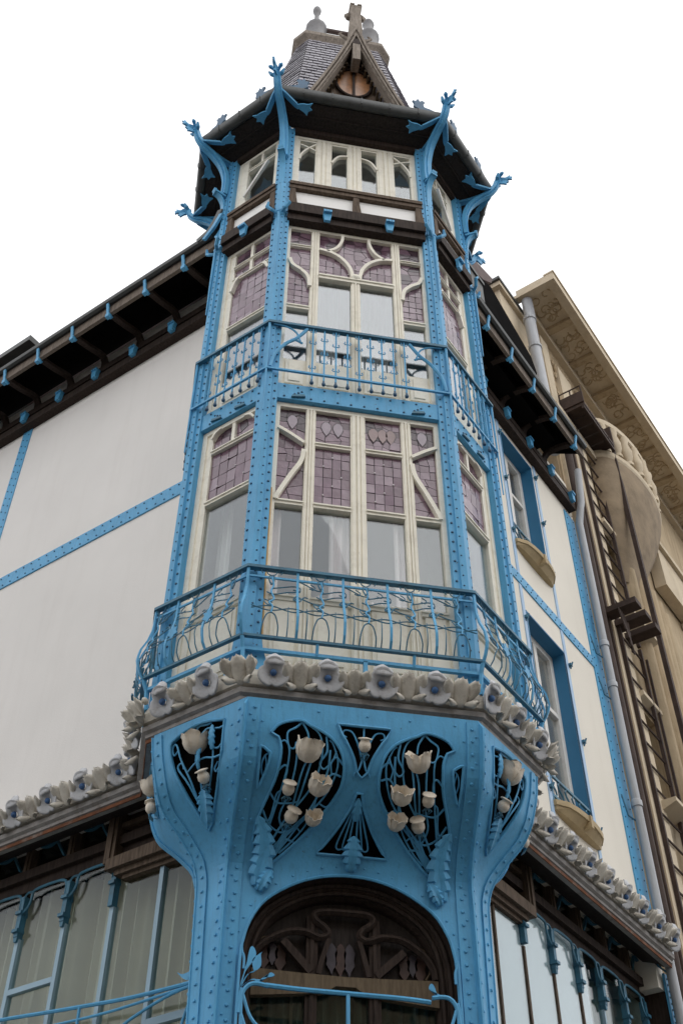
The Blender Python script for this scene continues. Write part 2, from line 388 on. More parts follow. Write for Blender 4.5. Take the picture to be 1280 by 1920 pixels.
# right-hand wall windows in deep blue reveals
def wall_window(u0, u1, z0, z1):
    D = .20
    b = MB()
    b.box(R, u0 + .002, u0 + .02, WO - D, WO + .006, z0, z1); b.box(R, u1 - .02, u1 - .002, WO - D, WO + .006, z0, z1)
    b.box(R, u0 + .02, u1 - .02, WO - D, WO + .006, z1 - .02, z1 - .002)
    wdw = build('window', b, 'reveal', H)
    f = MB(); o0, o1 = WO - D, WO - D + .06
    for a, c in ((u0 + .02, u0 + .10), (u1 - .10, u1 - .02), ((u0 + u1) / 2 - .035, (u0 + u1) / 2 + .035)): f.box(R, a, c, o0, o1, z0, z1 - .02)
    zt = z0 + (z1 - z0) * .62
    for zz, t in ((z0, .08), (zt, .05), (z1 - .10, .08)): f.box(R, u0 + .10, (u0 + u1) / 2 - .035, o0, o1, zz, zz + t); f.box(R, (u0 + u1) / 2 + .035, u1 - .10, o0, o1, zz, zz + t)
    build('frame', f, 'white_wood', wdw)
    for a, c in ((u0 + .10, (u0 + u1) / 2 - .035), ((u0 + u1) / 2 + .035, u1 - .10)):
        for q0, q1 in ((z0 + .08, zt), (zt + .05, z1 - .10)):
            g = MB(); g.box(R, a, c, o0 + .02, o0 + .026, q0, q1); build('pane', g, 'glass', wdw)
    bk = MB(); bk.box(R, u0, u1, o0 - .25, o0 - .22, z0 - .1, z1 + .1); build('curtain', bk, 'interior', wdw)
    # half-moon ochre sill under the opening
    s = MB(); um = (u0 + u1) / 2; hw = (u1 - u0) / 2 + .02
    rings = []
    for t in range(9):
        x = -1 + t / 4; y = max(0.0, 1 - x * x) ** .5
        rings.append([R.p(um + hw * x, WO - .2, z0 - .03), R.p(um + hw * x, WO + .04 + .10 * y, z0 - .03), R.p(um + hw * x, WO + .035 + .11 * y, z0 + .02), R.p(um + hw * x, WO - .2, z0 + .03)])
    s.loft(rings)
    rings = []
    for t in range(9):
        x = -1 + t / 4; y = max(0.0, 1 - x * x) ** .5
        rings.append([R.p(um + hw * x * .98, WO - .01, z0 - .07 - .04 * y), R.p(um + hw * x * .98, WO + .025 + .04 * y, z0 - .07 - .03 * y), R.p(um + hw * x * .98, WO + .035 + .09 * y, z0 - .032), R.p(um + hw * x * .98, WO - .01, z0 - .032)])
    s.loft(rings)
    s.box(R, um - .022, um + .022, WO, WO + .155, z0 - .09, z0 + .03)
    build('window_sill', s, 'sill', wdw)
    rl = MB()
    for zz in (z0 + .09, z0 + .30): rl.box(R, u0 - .03, u1 + .03, WO - .02, WO + .0, zz, zz + .025)
    for i in range(6):
        u = u0 + .08 + i * (u1 - u0 - .16) / 5
        rl.tube([R.p(u + .05 * math.sin(a * 1.2), WO - .01, z0 + .10 + .2 * a / 5) for a in range(6)], .008, 5)
    build('window_rail', rl, 'iron', wdw)
    for u in (u0 - .05, u1 + .05):
        for zz in (z0 + .12, z0 + (z1 - z0) * .5, z1 - .15):
            h = MB(); h.box(R, u - .02, u + .02, WO, WO + .04, zz, zz + .03); h.tube([R.p(u, WO + .02, zz - .03), R.p(u + .01, WO + .05, zz + .05)], .009, 5)
            build('shutter_hinge', h, 'iron', wdw)
for h in RW_H: wall_window(*h)

# ---- tower posts
def post(frA, uA, sA, frB, uB, sB, z0, z1, foot=True, fw=.09, n0=0):
    d = .02
    pl = [frA.p(uA + sA * fw, -.06, 0), frA.p(uA + sA * fw, d, 0), frA.p(uA + sA * .040, d, 0), frA.p(uA + sA * .036, d + .018, 0), corner(frA, uA, frB, d + .018),
          frB.p(uB + sB * .036, d + .018, 0), frB.p(uB + sB * .040, d, 0), frB.p(uB + sB * fw, d, 0), frB.p(uB + sB * fw, -.06, 0)]
    b = MB(); b.prism([p + V((0, 0, z0)) for p in pl], (0, 0, z1 - z0))
    if foot:
        for fr, u, s in ((frA, uA, sA), (frB, uB, sB)):
            b.prism([fr.p(u + s * fw, d - .004, z0 + .36), fr.p(u + s * (fw + .02), d - .004, z0 + .22), fr.p(u + s * (fw + .085), d - .004, z0), fr.p(u + s * .02, d - .004, z0), fr.p(u + s * .02, d - .004, z0 + .36)], fr.N * .012)
    po = build('steel_post', b, 'blue', H)
    r = MB(); z = z0 + .05; i = 0
    mid = (frA.N + frB.N).normalized(); cr = corner(frA, uA, frB, d + .018)
    while z < z1 - .03:
        r.rivet(frA.p(uA + sA * .066, d, z), frA.N, .0115); r.rivet(frB.p(uB + sB * .066, d, z), frB.N, .0115)
        r.rivet(frA.p(uA + sA * .017, d + .018, z + .05), frA.N, .008)
        z += .1
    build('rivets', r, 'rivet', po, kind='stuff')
    return po
Z0 = 5.95
post(F, -HW, 1, L, 0, 1, Z0, 13.62); post(F, HW, -1, R, 0, 1, Z0, 13.62)
post(L, SD, -1, LL, 0, 1, Z0, 13.62); post(R, SD, -1, RR, 0, 1, Z0, 13.62)
for s in (LL, RR):
    b = MB(); b.box(s, LLW - .10, LLW, -.06, .022, 12.0, 13.62); build('steel_post', b, 'blue', H)

# ---- side walls of the tower facing the house walls
for s in (LL, RR):
    b = MB(); b.box(s, .09, LLW + .1, -.14, -.02, 5.9, 13.62); build('wall', b, 'cream', H)
# ---- floors, ceilings and back wall inside the tower
def octo(d, z, back=2.1):
    return [LL.p(back, d, z), corner(L, SD, LL, d) + V((0, 0, z)), corner(F, -HW, L, d) + V((0, 0, z)), corner(F, HW, R, d) + V((0, 0, z)), corner(R, SD, RR, d) + V((0, 0, z)), RR.p(back, d, z)]
for z, t in ((5.88, .16), (8.86, .14), (11.66, .3), (13.60, .05)):
    b = MB(); b.prism(octo(-.15, z, 1.7), (0, 0, t)); build('floor_slab', b, 'ceiling', H)
b = MB(); b.box(Fr((0, 2.3, 0), (1, 0, 0), (0, -1, 0)), -1.5, 1.5, -.1, 0, 5.9, 13.65); build('interior_wall', b, 'interior', H)
# inner drapes
def drape(fr, u0, u1, o, z0, z1, mat='drape', n=None, amp=.025):
    b = MB(); n = n or int((u1 - u0) / .012)
    top, bot = [], []
    for i in range(n + 1):
        u = u0 + (u1 - u0) * i / n; d = amp * math.sin(i * .95) + amp * .5 * math.sin(i * .37 + 1)
        top.append(fr.p(u, o + d, z1)); bot.append(fr.p(u, o + d * 1.3, z0))
    b.add(bot + top, [(i, i + 1, n + 2 + i, n + 1 + i) for i in range(n)])
    return build('curtain', b, mat, H, smooth=True, fix=False)
drape(F, -.70, -.59, -.16, 6.1, 8.8); drape(F, -.21, -.05, -.17, 6.1, 8.8); drape(F, .30, .42, -.17, 6.1, 8.8); drape(F, -.7, .7, -.2, 6.1, 6.86, 'drape')
drape(L, .50, .66, -.3, 6.1, 8.8, 'ceiling'); drape(L, .22, .30, -.33, 6.1, 8.8); drape(R, .5, .66, -.28, 6.1, 8.8, 'bluish_white')
drape(R, .08, .42, -.22, 6.1, 7.9, 'bluish_white'); drape(R, .1, .4, -.22, 9.1, 10.3, 'bluish_white')
drape(F, -.38, -.1, -.5, 9.1, 11.5, 'ceiling', amp=.012); drape(F, .06, .4, -.5, 9.1, 11.5, 'ceiling', amp=.012); drape(L, .2, .6, -.4, 9.1, 11.5, 'ceiling', amp=.012)

# ---- windows of the tower
G = -.07
PANE_CACHE = {}
def pane_mesh(su, sz, mats, k):
    key = (round(su, 3), round(sz, 3), mats, k)
    if key not in PANE_CACHE:
        b = MB(); a, c, t = su / 2 - .003, sz / 2 - .003, .003
        vs = [(-a, -t, -c), (a, -t, -c), (a, -t, c), (-a, -t, c), (-a, t, -c), (a, t, -c), (a, t, c), (-a, t, c)]
        me = bpy.data.meshes.new('leaded_pane'); b.box8(vs); me.from_pydata([tuple(x) for x in b.v], [], b.f); me.materials.append({'p': PURP, 'd': DARKP, 'l': PALE}[mats][k % len({'p': PURP, 'd': DARKP, 'l': PALE}[mats])])
        bm = bmesh.new(); bm.from_mesh(me); bmesh.ops.recalc_face_normals(bm, faces=bm.faces); bm.to_mesh(me); bm.free()
        PANE_CACHE[key] = me
    return PANE_CACHE[key]
def lead_sheet(fr, u0, u1, z0, z1, parent):
    b = MB(); b.box(fr, u0, u1, G - .016, G - .008, z0, z1); build('lead_came', b, 'lead', parent)
def grid_panes(fr, u0, u1, z0, z1, su, sz, parent):
    lead_sheet(fr, u0, u1, z0, z1, parent)
    nu, nz = max(1, round((u1 - u0) / su)), max(1, round((z1 - z0) / sz)); su, sz = (u1 - u0) / nu, (z1 - z0) / nz
    dots = MB()
    for i in range(nu):
        for j in range(nz):
            me = pane_mesh(su, sz, 'p', random.randrange(3))
            c = fr.p(u0 + su * (i + .5), G, z0 + sz * (j + .5))
            rx, ry = random.gauss(0, .03), random.gauss(0, .03)
            m = basis(c, fr.U, -fr.N, ZV) @ Matrix.Rotation(rx, 4, 'X') @ Matrix.Rotation(ry, 4, 'Z')
            inst('leaded_pane', me, m, parent)
            if (i * 2 + j) % 3 == 0 and i: dots.lathe(fr.p(u0 + su * i, G + .004, z0 + sz * (j + .12)), fr.N, [(.010, 0), (.007, .008)], 6)
    if not dots.empty(): build('glass_jewels', dots, 'jewel', parent, kind='stuff')
def crazy_panes(fr, u0, u1, z0, z1, s, parent, fam=('p', 'p', 'd'), top=None):
    """irregular leaded pieces: a jittered lattice of polygons"""
    lead_sheet(fr, u0, u1, z0, z1, parent)
    nu, nz = max(1, round((u1 - u0) / s)), max(1, round((z1 - z0) / s))
    pts = {}
    for i in range(nu + 1):
        for j in range(nz + 1):
            du = 0 if i in (0, nu) else random.uniform(-.3, .3) * (u1 - u0) / nu
            dz = 0 if j in (0, nz) else random.uniform(-.3, .3) * (z1 - z0) / nz
            pts[i, j] = (u0 + (u1 - u0) * i / nu + du, z0 + (z1 - z0) * j / nz + dz)
    for i in range(nu):
        for j in range(nz):
            q = [pts[i, j], pts[i + 1, j], pts[i + 1, j + 1], pts[i, j + 1]]
            cu, cz = sum(a for a, _ in q) / 4, sum(c for _, c in q) / 4
            sh = .94
            t = (cz - z0) / (z1 - z0)
            fm = random.choices(fam, weights=([5, 2, 1] if t < .6 else [2, 2, 6])[:len(fam)])[0]
            mats = {'p': PURP, 'd': DARKP, 'l': PALE}[fm]
            b = MB(); tl = random.gauss(0, .0015)
            b.prism([fr.p(cu + (a - cu) * sh, G + tl, cz + (c - cz) * sh) for a, c in q], -fr.N * .006)
            build('leaded_pane', b, random.choice(mats), parent)
def leaf_motif(fr, u, z, offs, k, parent):
    sh = [(-.3, 0), (-.9, -.2), (-1, -.45), (-.6, -.75), (0, -1), (.6, -.75), (1, -.45), (.9, -.2), (.3, 0)]
    for d in offs:
        for sc, o_, m_ in ((1.12, .004, 'lead'), (1.0, .007, PALE[k])):
            b = MB(); b.prism([fr.p(u + d + x * .042 * sc, G + o_, z - .01 + (y + .5) * .17 * sc - .09) for x, y in sh], -fr.N * .004); build('leaf_pane', b, m_, parent)
def clear_pane(fr, u0, u1, z0, z1, parent, mat='glass'):
    b = MB(); b.box(fr, u0, u1, G - .012, G - .006, z0, z1); build('pane', b, mat, parent)
def curve_bar(mb, fr, pts, w=.034, o=-.045, t=.05):
    P = [fr.p(q.x, o, q.y) for q in smoothpts(pts, 6)]
    mb.bar(P, fr.N, t, w)
FO = -.03   # frame front
def stile(b, fr, u0, u1, z0, z1, groove=True):
    b.box(fr, u0, u1, -.11, FO - .012, z0, z1)
    w = (u1 - u0)
    if groove and w > .06:
        b.box(fr, u0 + w * .42, u1 - w * .42, -.10, FO + .004, z0, z1)
        b.box(fr, u0 + w * .10, u0 + w * .32, -.10, FO - .004, z0, z1); b.box(fr, u1 - w * .32, u1 - w * .10, -.10, FO - .004, z0, z1)
def rail(b, fr, u0, u1, z, h=.04, o=FO):
    b.box(fr, u0, u1, -.10, o - .008, z - h / 2, z + h / 2); b.box(fr, u0, u1, -.10, o + .004, z + h * .1, z + h * .42)
def panel(b, fr, u0, u1, z0, z1):
    b.box(fr, u0, u1, -.10, -.06, z0, z1)
    b.box(fr, u0 + .025, u1 - .025, -.10, -.045, z0 + .03, z1 - .03)
    b.box(fr, u0 + .055, u1 - .055, -.10, -.036, z0 + .06, z1 - .06)
def border(b, fr, u0, u1, z0, z1, w=.045):
    b.box(fr, u0, u0 + w, -.12, FO - .006, z0, z1); b.box(fr, u1 - w, u1, -.12, FO - .006, z0, z1)
    b.box(fr, u0 + w, u1 - w, -.12, FO - .006, z1 - w, z1); b.box(fr, u0 + w, u1 - w, -.12, FO - .006, z0, z0 + w)
XM = [(-.44, -.356), (-.06, .064), (.370, .458)]

# first floor, front
b = MB(); border(b, F, -.71, .71, 6.00, 8.835, .05)
for a, c in XM: stile(b, F, a, c, 6.05, 8.785)
COLS = [(-.66, -.44), (-.356, -.06), (.064, .370), (.458, .66)]
for a, c in COLS: rail(b, F, a, c, 7.66, .045); panel(b, F, a, c, 6.08, 6.70); rail(b, F, a, c, 6.70, .05)
for a, c in COLS[1:3]: rail(b, F, a, c, 8.365, .04)
for s in (-1, 1):
    curve_bar(b, F, [(s * .668, 8.51), (s * .56, 8.44), (s * .45, 8.355)], .03)
    curve_bar(b, F, [(s * .45, 8.27), (s * .47, 8.13), (s * .55, 7.95), (s * .64, 7.73), (s * .655, 7.67)], .036)
w1 = build('window', b, 'cream', H)
for i, (a, c) in enumerate(COLS):
    clear_pane(F, a, c, 6.72, 7.64, w1)
    if i in (1, 2): grid_panes(F, a, c, 7.685, 8.345, .074, .12, w1); crazy_panes(F, a, c, 8.385, 8.785, .085, w1); leaf_motif(F, (a + c) / 2, 8.70, (-.055, .045) if i == 1 else (-.08, 0, .07), i - 1, w1)
    else: crazy_panes(F, a, c, 8.15, 8.785, .08, w1); leaf_motif(F, (a + c) / 2, 8.73, (0,), 0, w1); crazy_panes(F, a, c, 7.685, 8.15, .095, w1, ('p', 'p'))
# second floor, front
b = MB(); border(b, F, -.71, .71, 9.045, 11.63, .045)
stile(b, F, -.455, -.37, 9.09, 11.585); stile(b, F, .37, .455, 9.09, 11.585); stile(b, F, -.05, .04, 9.09, 10.77)
rail(b, F, -.37, .37, 10.80, .065, FO + .012)
for a, c in ((-.665, -.455), (.455, .665)):
    rail(b, F, a, c, 10.25, .05); rail(b, F, a, c, 11.29, .03); panel(b, F, a, c, 9.09, 9.47)
for a, c in ((-.37, -.05), (.04, .37)): panel(b, F, a, c, 9.09, 9.47)
for s in (-1, 1):
    curve_bar(b, F, [(s * .37, 11.27), (s * .24, 11.235), (s * .13, 11.14), (s * .058, 11.0), (s * .035, 10.84)], .034)
    curve_bar(b, F, [(s * .29, 11.255), (s * .20, 11.335), (s * .145, 11.47), (s * .135, 11.59)], .03)
    curve_bar(b, F, [(s * .665, 11.03), (s * .63, 10.93), (s * .54, 10.85), (s * .475, 10.75), (s * .458, 10.60)], .036)
b.lathe(F.p(-.004, -.035, 10.86), F.N, [(.05, 0), (.045, .02), (.02, .035)], 10)
w2 = build('window', b, 'cream', H)
for a, c in ((-.37, -.05), (.04, .37)): clear_pane(F, a, c, 9.47, 10.77, w2, 'glass_up')
grid_panes(F, -.37, .37, 10.83, 11.14, .074, .1, w2); crazy_panes(F, -.37, .37, 11.14, 11.585, .095, w2)
for a, c in ((-.665, -.455), (.455, .665)):
    clear_pane(F, a, c, 9.47, 10.225, w2, 'glass_up'); grid_panes(F, a, c, 10.275, 10.83, .07, .1, w2); crazy_panes(F, a, c, 10.83, 11.585, .1, w2)
# side windows
for fr in (L, R):
    b = MB(); border(b, fr, .09, .71, 6.00, 8.835, .05)
    b.box(fr, .60, .66, -.12, FO - .02, 6.05, 8.785)
    stile(b, fr, .355, .39, 8.53, 8.785, False); rail(b, fr, .14, .60, 8.53, .035); rail(b, fr, .14, .60, 7.915, .04); rail(b, fr, .14, .60, 6.70, .05); panel(b, fr, .14, .60, 6.06, 6.68)
    curve_bar(b, fr, [(.14, 8.70), (.19, 8.765), (.25, 8.785)], .02); curve_bar(b, fr, [(.60, 8.70), (.56, 8.76), (.5, 8.785)], .02)
    w = build('window', b, 'cream', H)
    clear_pane(fr, .14, .60, 6.72, 7.9, w); grid_panes(fr, .14, .60, 7.935, 8.515, .092, .145, w); crazy_panes(fr, .14, .60, 8.55, 8.785, .1, w)
    b = MB(); border(b, fr, .09, .71, 9.045, 11.63, .045)
    b.box(fr, .60, .665, -.12, FO - .02, 9.09, 11.585)
    stile(b, fr, .36, .395, 11.09, 11.585, False); rail(b, fr, .135, .60, 11.09, .035); rail(b, fr, .135, .60, 11.32, .028); rail(b, fr, .135, .60, 10.275, .04); panel(b, fr, .135, .60, 9.09, 9.47)
    curve_bar(b, fr, [(.60, 10.9), (.565, 11.02), (.52, 11.08)], .03); curve_bar(b, fr, [(.135, 10.95), (.165, 11.04), (.2, 11.08)], .03)
    w = build('window', b, 'cream', H)
    clear_pane(fr, .135, .60, 9.47, 10.255, w, 'glass_up'); grid_panes(fr, .135, .60, 10.295, 11.07, .093, .13, w); crazy_panes(fr, .135, .60, 11.11, 11.585, .11, w)
# attic windows
b = MB(); border(b, F, -.71, .71, 12.40, 13.57, .05)
AP = [(-.625, -.447), (-.262, -.085), (.078, .253), (.451, .636)]
edges = [-.66] + [x for a in AP for x in a] + [.66]
for i in range(0, len(edges), 2): stile(b, F, edges[i], edges[i + 1], 12.45, 13.52, edges[i + 1] - edges[i] > .1)
for i, (a, c) in enumerate(AP):
    rail(b, F, a, c, 12.50, .1); rail(b, F, a, c, 13.50, .05); m_ = (a + c) / 2
    if i in (0, 3):
        s = 1 if i == 0 else -1; e0, e1 = (a, c) if i == 0 else (c, a)
        curve_bar(b, F, [(e0, 13.05), (e0 + s * .015, 13.16), (e0 + s * .08, 13.30), (e1, 13.43)], .022, -.05, .04)
        curve_bar(b, F, [(e0, 13.38), (m_, 13.34), (e1, 13.28)], .02, -.048, .04)
    else:
        s = 1 if i == 1 else -1; e0, e1 = (a, c) if i == 1 else (c, a)
        curve_bar(b, F, [(e0, 13.08), (e0 + s * .05, 13.20), (e0 + s * .1, 13.255), (e1, 13.28)], .024, -.05, .04)
w3 = build('window', b, 'cream', H)
for a, c in AP: clear_pane(F, a, c, 12.55, 13.48, w3, 'glass')
for fr in (L, R):
    b = MB(); border(b, fr, .09, .71, 12.40, 13.57, .05)
    b.box(fr, .14, .18, -.11, FO - .01, 12.45, 13.52); b.box(fr, .57, .66, -.11, FO - .01, 12.45, 13.52)
    rail(b, fr, .18, .57, 13.285, .035); stile(b, fr, .36, .39, 13.29, 13.52, False); rail(b, fr, .18, .57, 12.49, .08)
    w = build('window', b, 'cream', H)
    clear_pane(fr, .18, .57, 13.3, 13.52, w); clear_pane(fr, .18, .57, 12.53, 13.268, w)
    s = MB()     # hopper sash tipped open
    s.bar([fr.p(.57, -.02, 12.70), fr.p(.2, .05, 13.02)], fr.N, .03, .035)
    build('open_sash', s, 'white_wood', w)

# ---- floor beams with two rows of rivets
for fr, u0, u1 in ((F, -.70, .70), (L, .09, .71), (R, .09, .71)):
    b = MB(); b.box(fr, u0, u1, -.12, .008, 8.84, 9.035); bm_ = build('floor_beam', b, 'blue', H)
    r = MB(); u = u0 + .06
    while u < u1 - .03:
        r.rivet(fr.p(u, .008, 8.87), fr.N, .0115); r.rivet(fr.p(u - .0, .008, 9.0), fr.N, .0115); u += .115
    for uu in (u0 + .18, u1 - .18):
        for k in range(3): r.rivet(fr.p(uu - .03 + .03 * k, .008, 8.91 + .02 * k), fr.N, .011)
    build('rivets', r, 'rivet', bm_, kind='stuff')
    for uu in (u0 + .18, u1 - .18):
        c = MB(); c.prism([fr.p(uu - .06, .008, 8.855), fr.p(uu + .06, .008, 8.875), fr.p(uu + .05, .008, 8.90), fr.p(uu - .05, .008, 8.88)], fr.N * .02); build('clip_plate', c, 'iron', bm_)
# ---- attic timber band
for fr, u0, u1 in ((F, -.72, .72), (L, .075, .725), (R, .075, .725)):
    b = MB(); b.box(fr, u0, u1, -.12, .05, 11.635, 11.74); b.box(fr, u0, u1, -.12, .085, 11.74, 11.90)
    tb = build('timber_beam', b, 'brown', H)
    um = (u0 + u1) / 2
    sp = [u0 + .04, um, u1 - .04] if fr is F else [u0 + .035, u1 - .035]
    b = MB(); b.box(fr, u0, u1, -.12, .035, 12.285, 12.345); b.box(fr, u0, u1, -.12, .05, 12.345, 12.40)
    build('window_ledge', b, 'brown_mid', H)
    b = MB(); b.box(fr, u0, u1, -.10, -.012, 11.905, 12.28); build('infill_panel', b, 'infill', H)
    for q in sp:
        b = MB(); h = .04
        b.prism([fr.p(q - h, -.02, 11.90), fr.p(q + h * 1.5, -.02, 11.90), fr.p(q + h * 1.3, -.02, 11.99), fr.p(q + h * .85, -.02, 12.15), fr.p(q + h * .7, -.02, 12.285), fr.p(q - h * .8, -.02, 12.285)], fr.N * .05)
        build('timber_block', b, 'brown_mid', H)
    b = MB()
    b.prism([fr.p(u0, -.012, 11.90)] + [fr.p(u0 + (u1 - u0) * t / 24, -.012, 11.93 + .025 * abs(math.cos(t * PI / (12 if fr is F else 24)))) for t in range(25)] + [fr.p(u1, -.012, 11.90)], fr.N * .03)
    build('timber_moulding', b, 'brown_mid', H)
    for uu in ((-.32, .33) if fr is F else (.40,)):
        c = MB()
        c.prism([fr.p(uu - .03, .085, 11.60), fr.p(uu + .03, .085, 11.60), fr.p(uu + .045, .09, 11.72), fr.p(uu - .045, .09, 11.72)], fr.N * .03)
        for k in (-1, 0, 1): c.box(fr, uu + k * .03 - .013, uu + k * .03 + .013, .085, .15, 11.715, 11.75)
        build('beam_clip', c, 'blue', H)
    b = MB(); b.box(fr, u0, u1, -.12, .02, 13.575, 13.66); build('head_beam', b, 'brown', H)
# collars where the post halves meet
for frA, uA, frB in ((F, -HW, L), (F, HW, R), (L, SD, LL), (R, SD, RR)):
    d = (frA.N + frB.N).normalized(); c0 = corner(frA, uA, frB, .03); s = d.cross(ZV)
    b = MB()
    for k, zz in ((.058, 11.72), (.05, 11.68)): b.lathe(c0 + V((0, 0, zz)) - d * .03, ZV, [(k * .8, 0), (k * 1.15, .02), (k * 1.15, .05), (k * .8, .07)], 10)
    b.tube([c0 + V((0, 0, 11.70)), c0 + s * .07 + d * .05 + V((0, 0, 11.74)), c0 + s * .12 + d * .06 + V((0, 0, 11.80)), c0 + s * .10 + d * .08 + V((0, 0, 11.85))], [.016, .02, .022, .012], 6)
    b.tube([c0 + V((0, 0, 11.72)), c0 - s * .07 + d * .05 + V((0, 0, 11.74)), c0 - s * .115 + d * .06 + V((0, 0, 11.80)), c0 - s * .09 + d * .08 + V((0, 0, 11.85))], [.016, .02, .022, .012], 6)
    b.tube([c0 + d * .02 + V((0, 0, 11.72)), c0 + d * .022 + V((0, 0, 11.2)), c0 + d * .02 + V((0, 0, 10.6))], [.016, .012, .006], 5)
    build('post_collar', b, 'blue', H)

# ---- tower eave: soffit, gutter, consoles
EO = .345
def eave_ring(d, z, back=.86):
    return [LL.p(back, d, z), corner(L, SD, LL, d) + V((0, 0, z)), corner(F, -HW, L, d) + V((0, 0, z)), corner(F, HW, R, d) + V((0, 0, z)), corner(R, SD, RR, d) + V((0, 0, z)), RR.p(back, d, z)]
a0, a1 = eave_ring(.0, 13.665), eave_ring(EO - .05, 13.735)
b = MB(); b.loft([a1, [p + V((0, 0, .06)) for p in a1], eave_ring(-.02, 13.90)], False)
build('eave_roof', b, 'zinc', H)
b = MB(); b.loft([a0, a1, [p + V((0, 0, .05)) for p in a1], [p + V((0, 0, .05)) for p in a0]], False)
b.loft([[p + V((0, 0, .05)) for p in a0], a0], False)
build('eave_soffit', b, 'soffit', H)
b = MB(); b.loft([eave_ring(.15, 13.68), eave_ring(.165, 13.68), eave_ring(.165, 13.73), eave_ring(.15, 13.73)], False); build('soffit_batten', b, 'soffit', H)
GP = [(EO - .055, 13.84), (EO - .055, 13.77), (EO - .04, 13.735), (EO - .01, 13.715), (EO + .025, 13.72), (EO + .05, 13.745), (EO + .06, 13.78), (EO + .062, 13.835), (EO + .048, 13.84), (EO + .042, 13.78), (EO, 13.745)]
b = MB(); b.loft([eave_ring(o, z) for o, z in GP], False); gut = build('gutter', b, 'zinc', H, smooth=True)
for fr, u0, u1 in ((F, -1.0, 1.0), (L, -.2, 1.0), (R, -.2, 1.0), (LL, -.15, .8), (RR, -.15, .8)):
    n = int((u1 - u0) / .3)
    for i in range(1, n):
        u = u0 + (u1 - u0) * i / n; rings = []
        for du in (-.006, .006):
            rings.append([fr.p(u + du, o + (.008 if o > EO else -.004) * (1 if z > 13.72 else .3), z - (.008 if z < 13.77 else -.006)) for o, z in GP[1:9]])
        c = MB(); c.loft(rings, True, True); build('gutter_strap', c, 'zinc', gut)
CORN = [(F, -HW, L, 1), (F, HW, R, -1), (L, SD, LL, 1), (R, SD, RR, -1)]
def console(P, d, frs):
    s = d.cross(ZV).normalized()
    q = lambda r, z, k=0: P + d * r + s * k + V((0, 0, z))
    b = MB()
    path = smoothpts([(.035, 12.86), (.03, 13.05), (.045, 13.27), (.115, 13.47), (.24, 13.60), (.36, 13.68), (.44, 13.78), (.475, 13.88), (.50, 13.94)], 4)
    b.bar([q(p.x, p.y) for p in path], s, [.105 - .03 * i / len(path) for i in range(len(path))], .045)
    b.bar([q(p.x + .018, p.y - .012) for p in path], s, .035, .04)
    cs = build('eave_console', b, 'blue', H)
    b = MB()
    b.bar([q(-.03, 13.60), q(.12, 13.61), q(.28, 13.66)], s, .055, .04); build('console_strut', b, 'blue', cs)
    b = MB()
    b.bar([q(p.x, p.y) for p in smoothpts([(.0, 12.35), (.012, 12.55), (.03, 12.70), (.075, 12.80), (.135, 12.86), (.15, 12.90)], 4)], s, .06, .03)
    b.box8([q(.02, 12.815, -.04), q(.15, 12.835, -.04), q(.15, 12.835, .04), q(.02, 12.815, .04), q(.02, 12.85, -.04), q(.15, 12.865, -.04), q(.15, 12.865, .04), q(.02, 12.85, .04)])
    build('console_spur', b, 'blue', cs)
    # forked tip and side leaves
    b = MB()
    leaf = [(.0, .0), (.4, .25), (.75, .35), (1.0, .55), (.93, .2), (1.15, .1), (.95, -.1), (1.0, -.4), (.7, -.25), (.35, -.18)]
    def flat_leaf(O, A, B, sc, n_):
        b.prism([O + A * (x * sc) + B * (y * sc) for x, y in leaf], n_ * .02)
    b.tube([q(.48, 13.92), q(.51, 13.96), q(.55, 13.975), q(.585, 13.965)], [.032, .028, .024, .02], 6)
    b.tube([q(.49, 13.94), q(.53, 13.95), q(.585, 13.93), q(.64, 13.945)], [.028, .022, .02, .02], 6)
    for sg in (1, -1):
        b.tube([q(.50, 13.955, sg * .01), q(.535, 13.985, sg * .035), q(.56, 14.0, sg * .06), q(.575, 13.99, sg * .075)], [.016, .018, .026, .014], 6)
        b.tube([q(.48, 13.90, sg * .01), q(.50, 13.93, sg * .06), q(.52, 13.97, sg * .09)], [.02, .026, .012], 6)
    flat_leaf(q(.555, 13.945, -.01), (d * .97 + ZV * .15).normalized(), (ZV * .97 - d * .15).normalized(), .11, s)
    flat_leaf(q(.48, 13.90, -.01), (d * .9 - ZV * .2).normalized(), (ZV * .9 + d * .2).normalized(), .13, s)
    for sg, fr in zip((1, -1), frs):
        A = s * sg
        b.bar([q(.40, 13.74, sg * .02), q(.33, 13.69, sg * .08), q(.24, 13.655, sg * .15), q(.21, 13.64, sg * .18)], d, [.06, .09, .09, .07], .02)
        flat_leaf(q(.23, 13.635, sg * .16), (A * .8 - d * .6).normalized(), (A * .6 + d * .8).normalized(), .17, ZV)
    build('console_leaf', b, 'blue', cs)
    b = MB()
    for sg in (1, -1):
        A = (s * sg * .95 - d * .38).normalized()
        O = q(.36, 13.84, sg * .06)
        b.tube([O, O + A * .10 + V((0, 0, .05))], [.02, .025], 5)
        b.prism([O + A * (x * .2 + .05) + ZV * (y * .2 + .08) for x, y in [(0, -.3), (.3, -.1), (.5, .0), (.55, .35), (.42, .6), (.6, .8), (.72, .62), (.85, .95), (.98, .62), (1.15, .66), (1.05, .35), (1.1, -.05), (.8, -.35), (.4, -.5)]], d * .022)
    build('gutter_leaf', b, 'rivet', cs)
for frA, uA, frB, sg in CORN: console(corner(frA, uA, frB, .02), (frA.N + frB.N).normalized(), (frA, frB))
for fr in (LL, RR): console(fr.p(LLW, .02, 0), (fr.N * .92 + fr.U * .38).normalized(), (fr, fr))

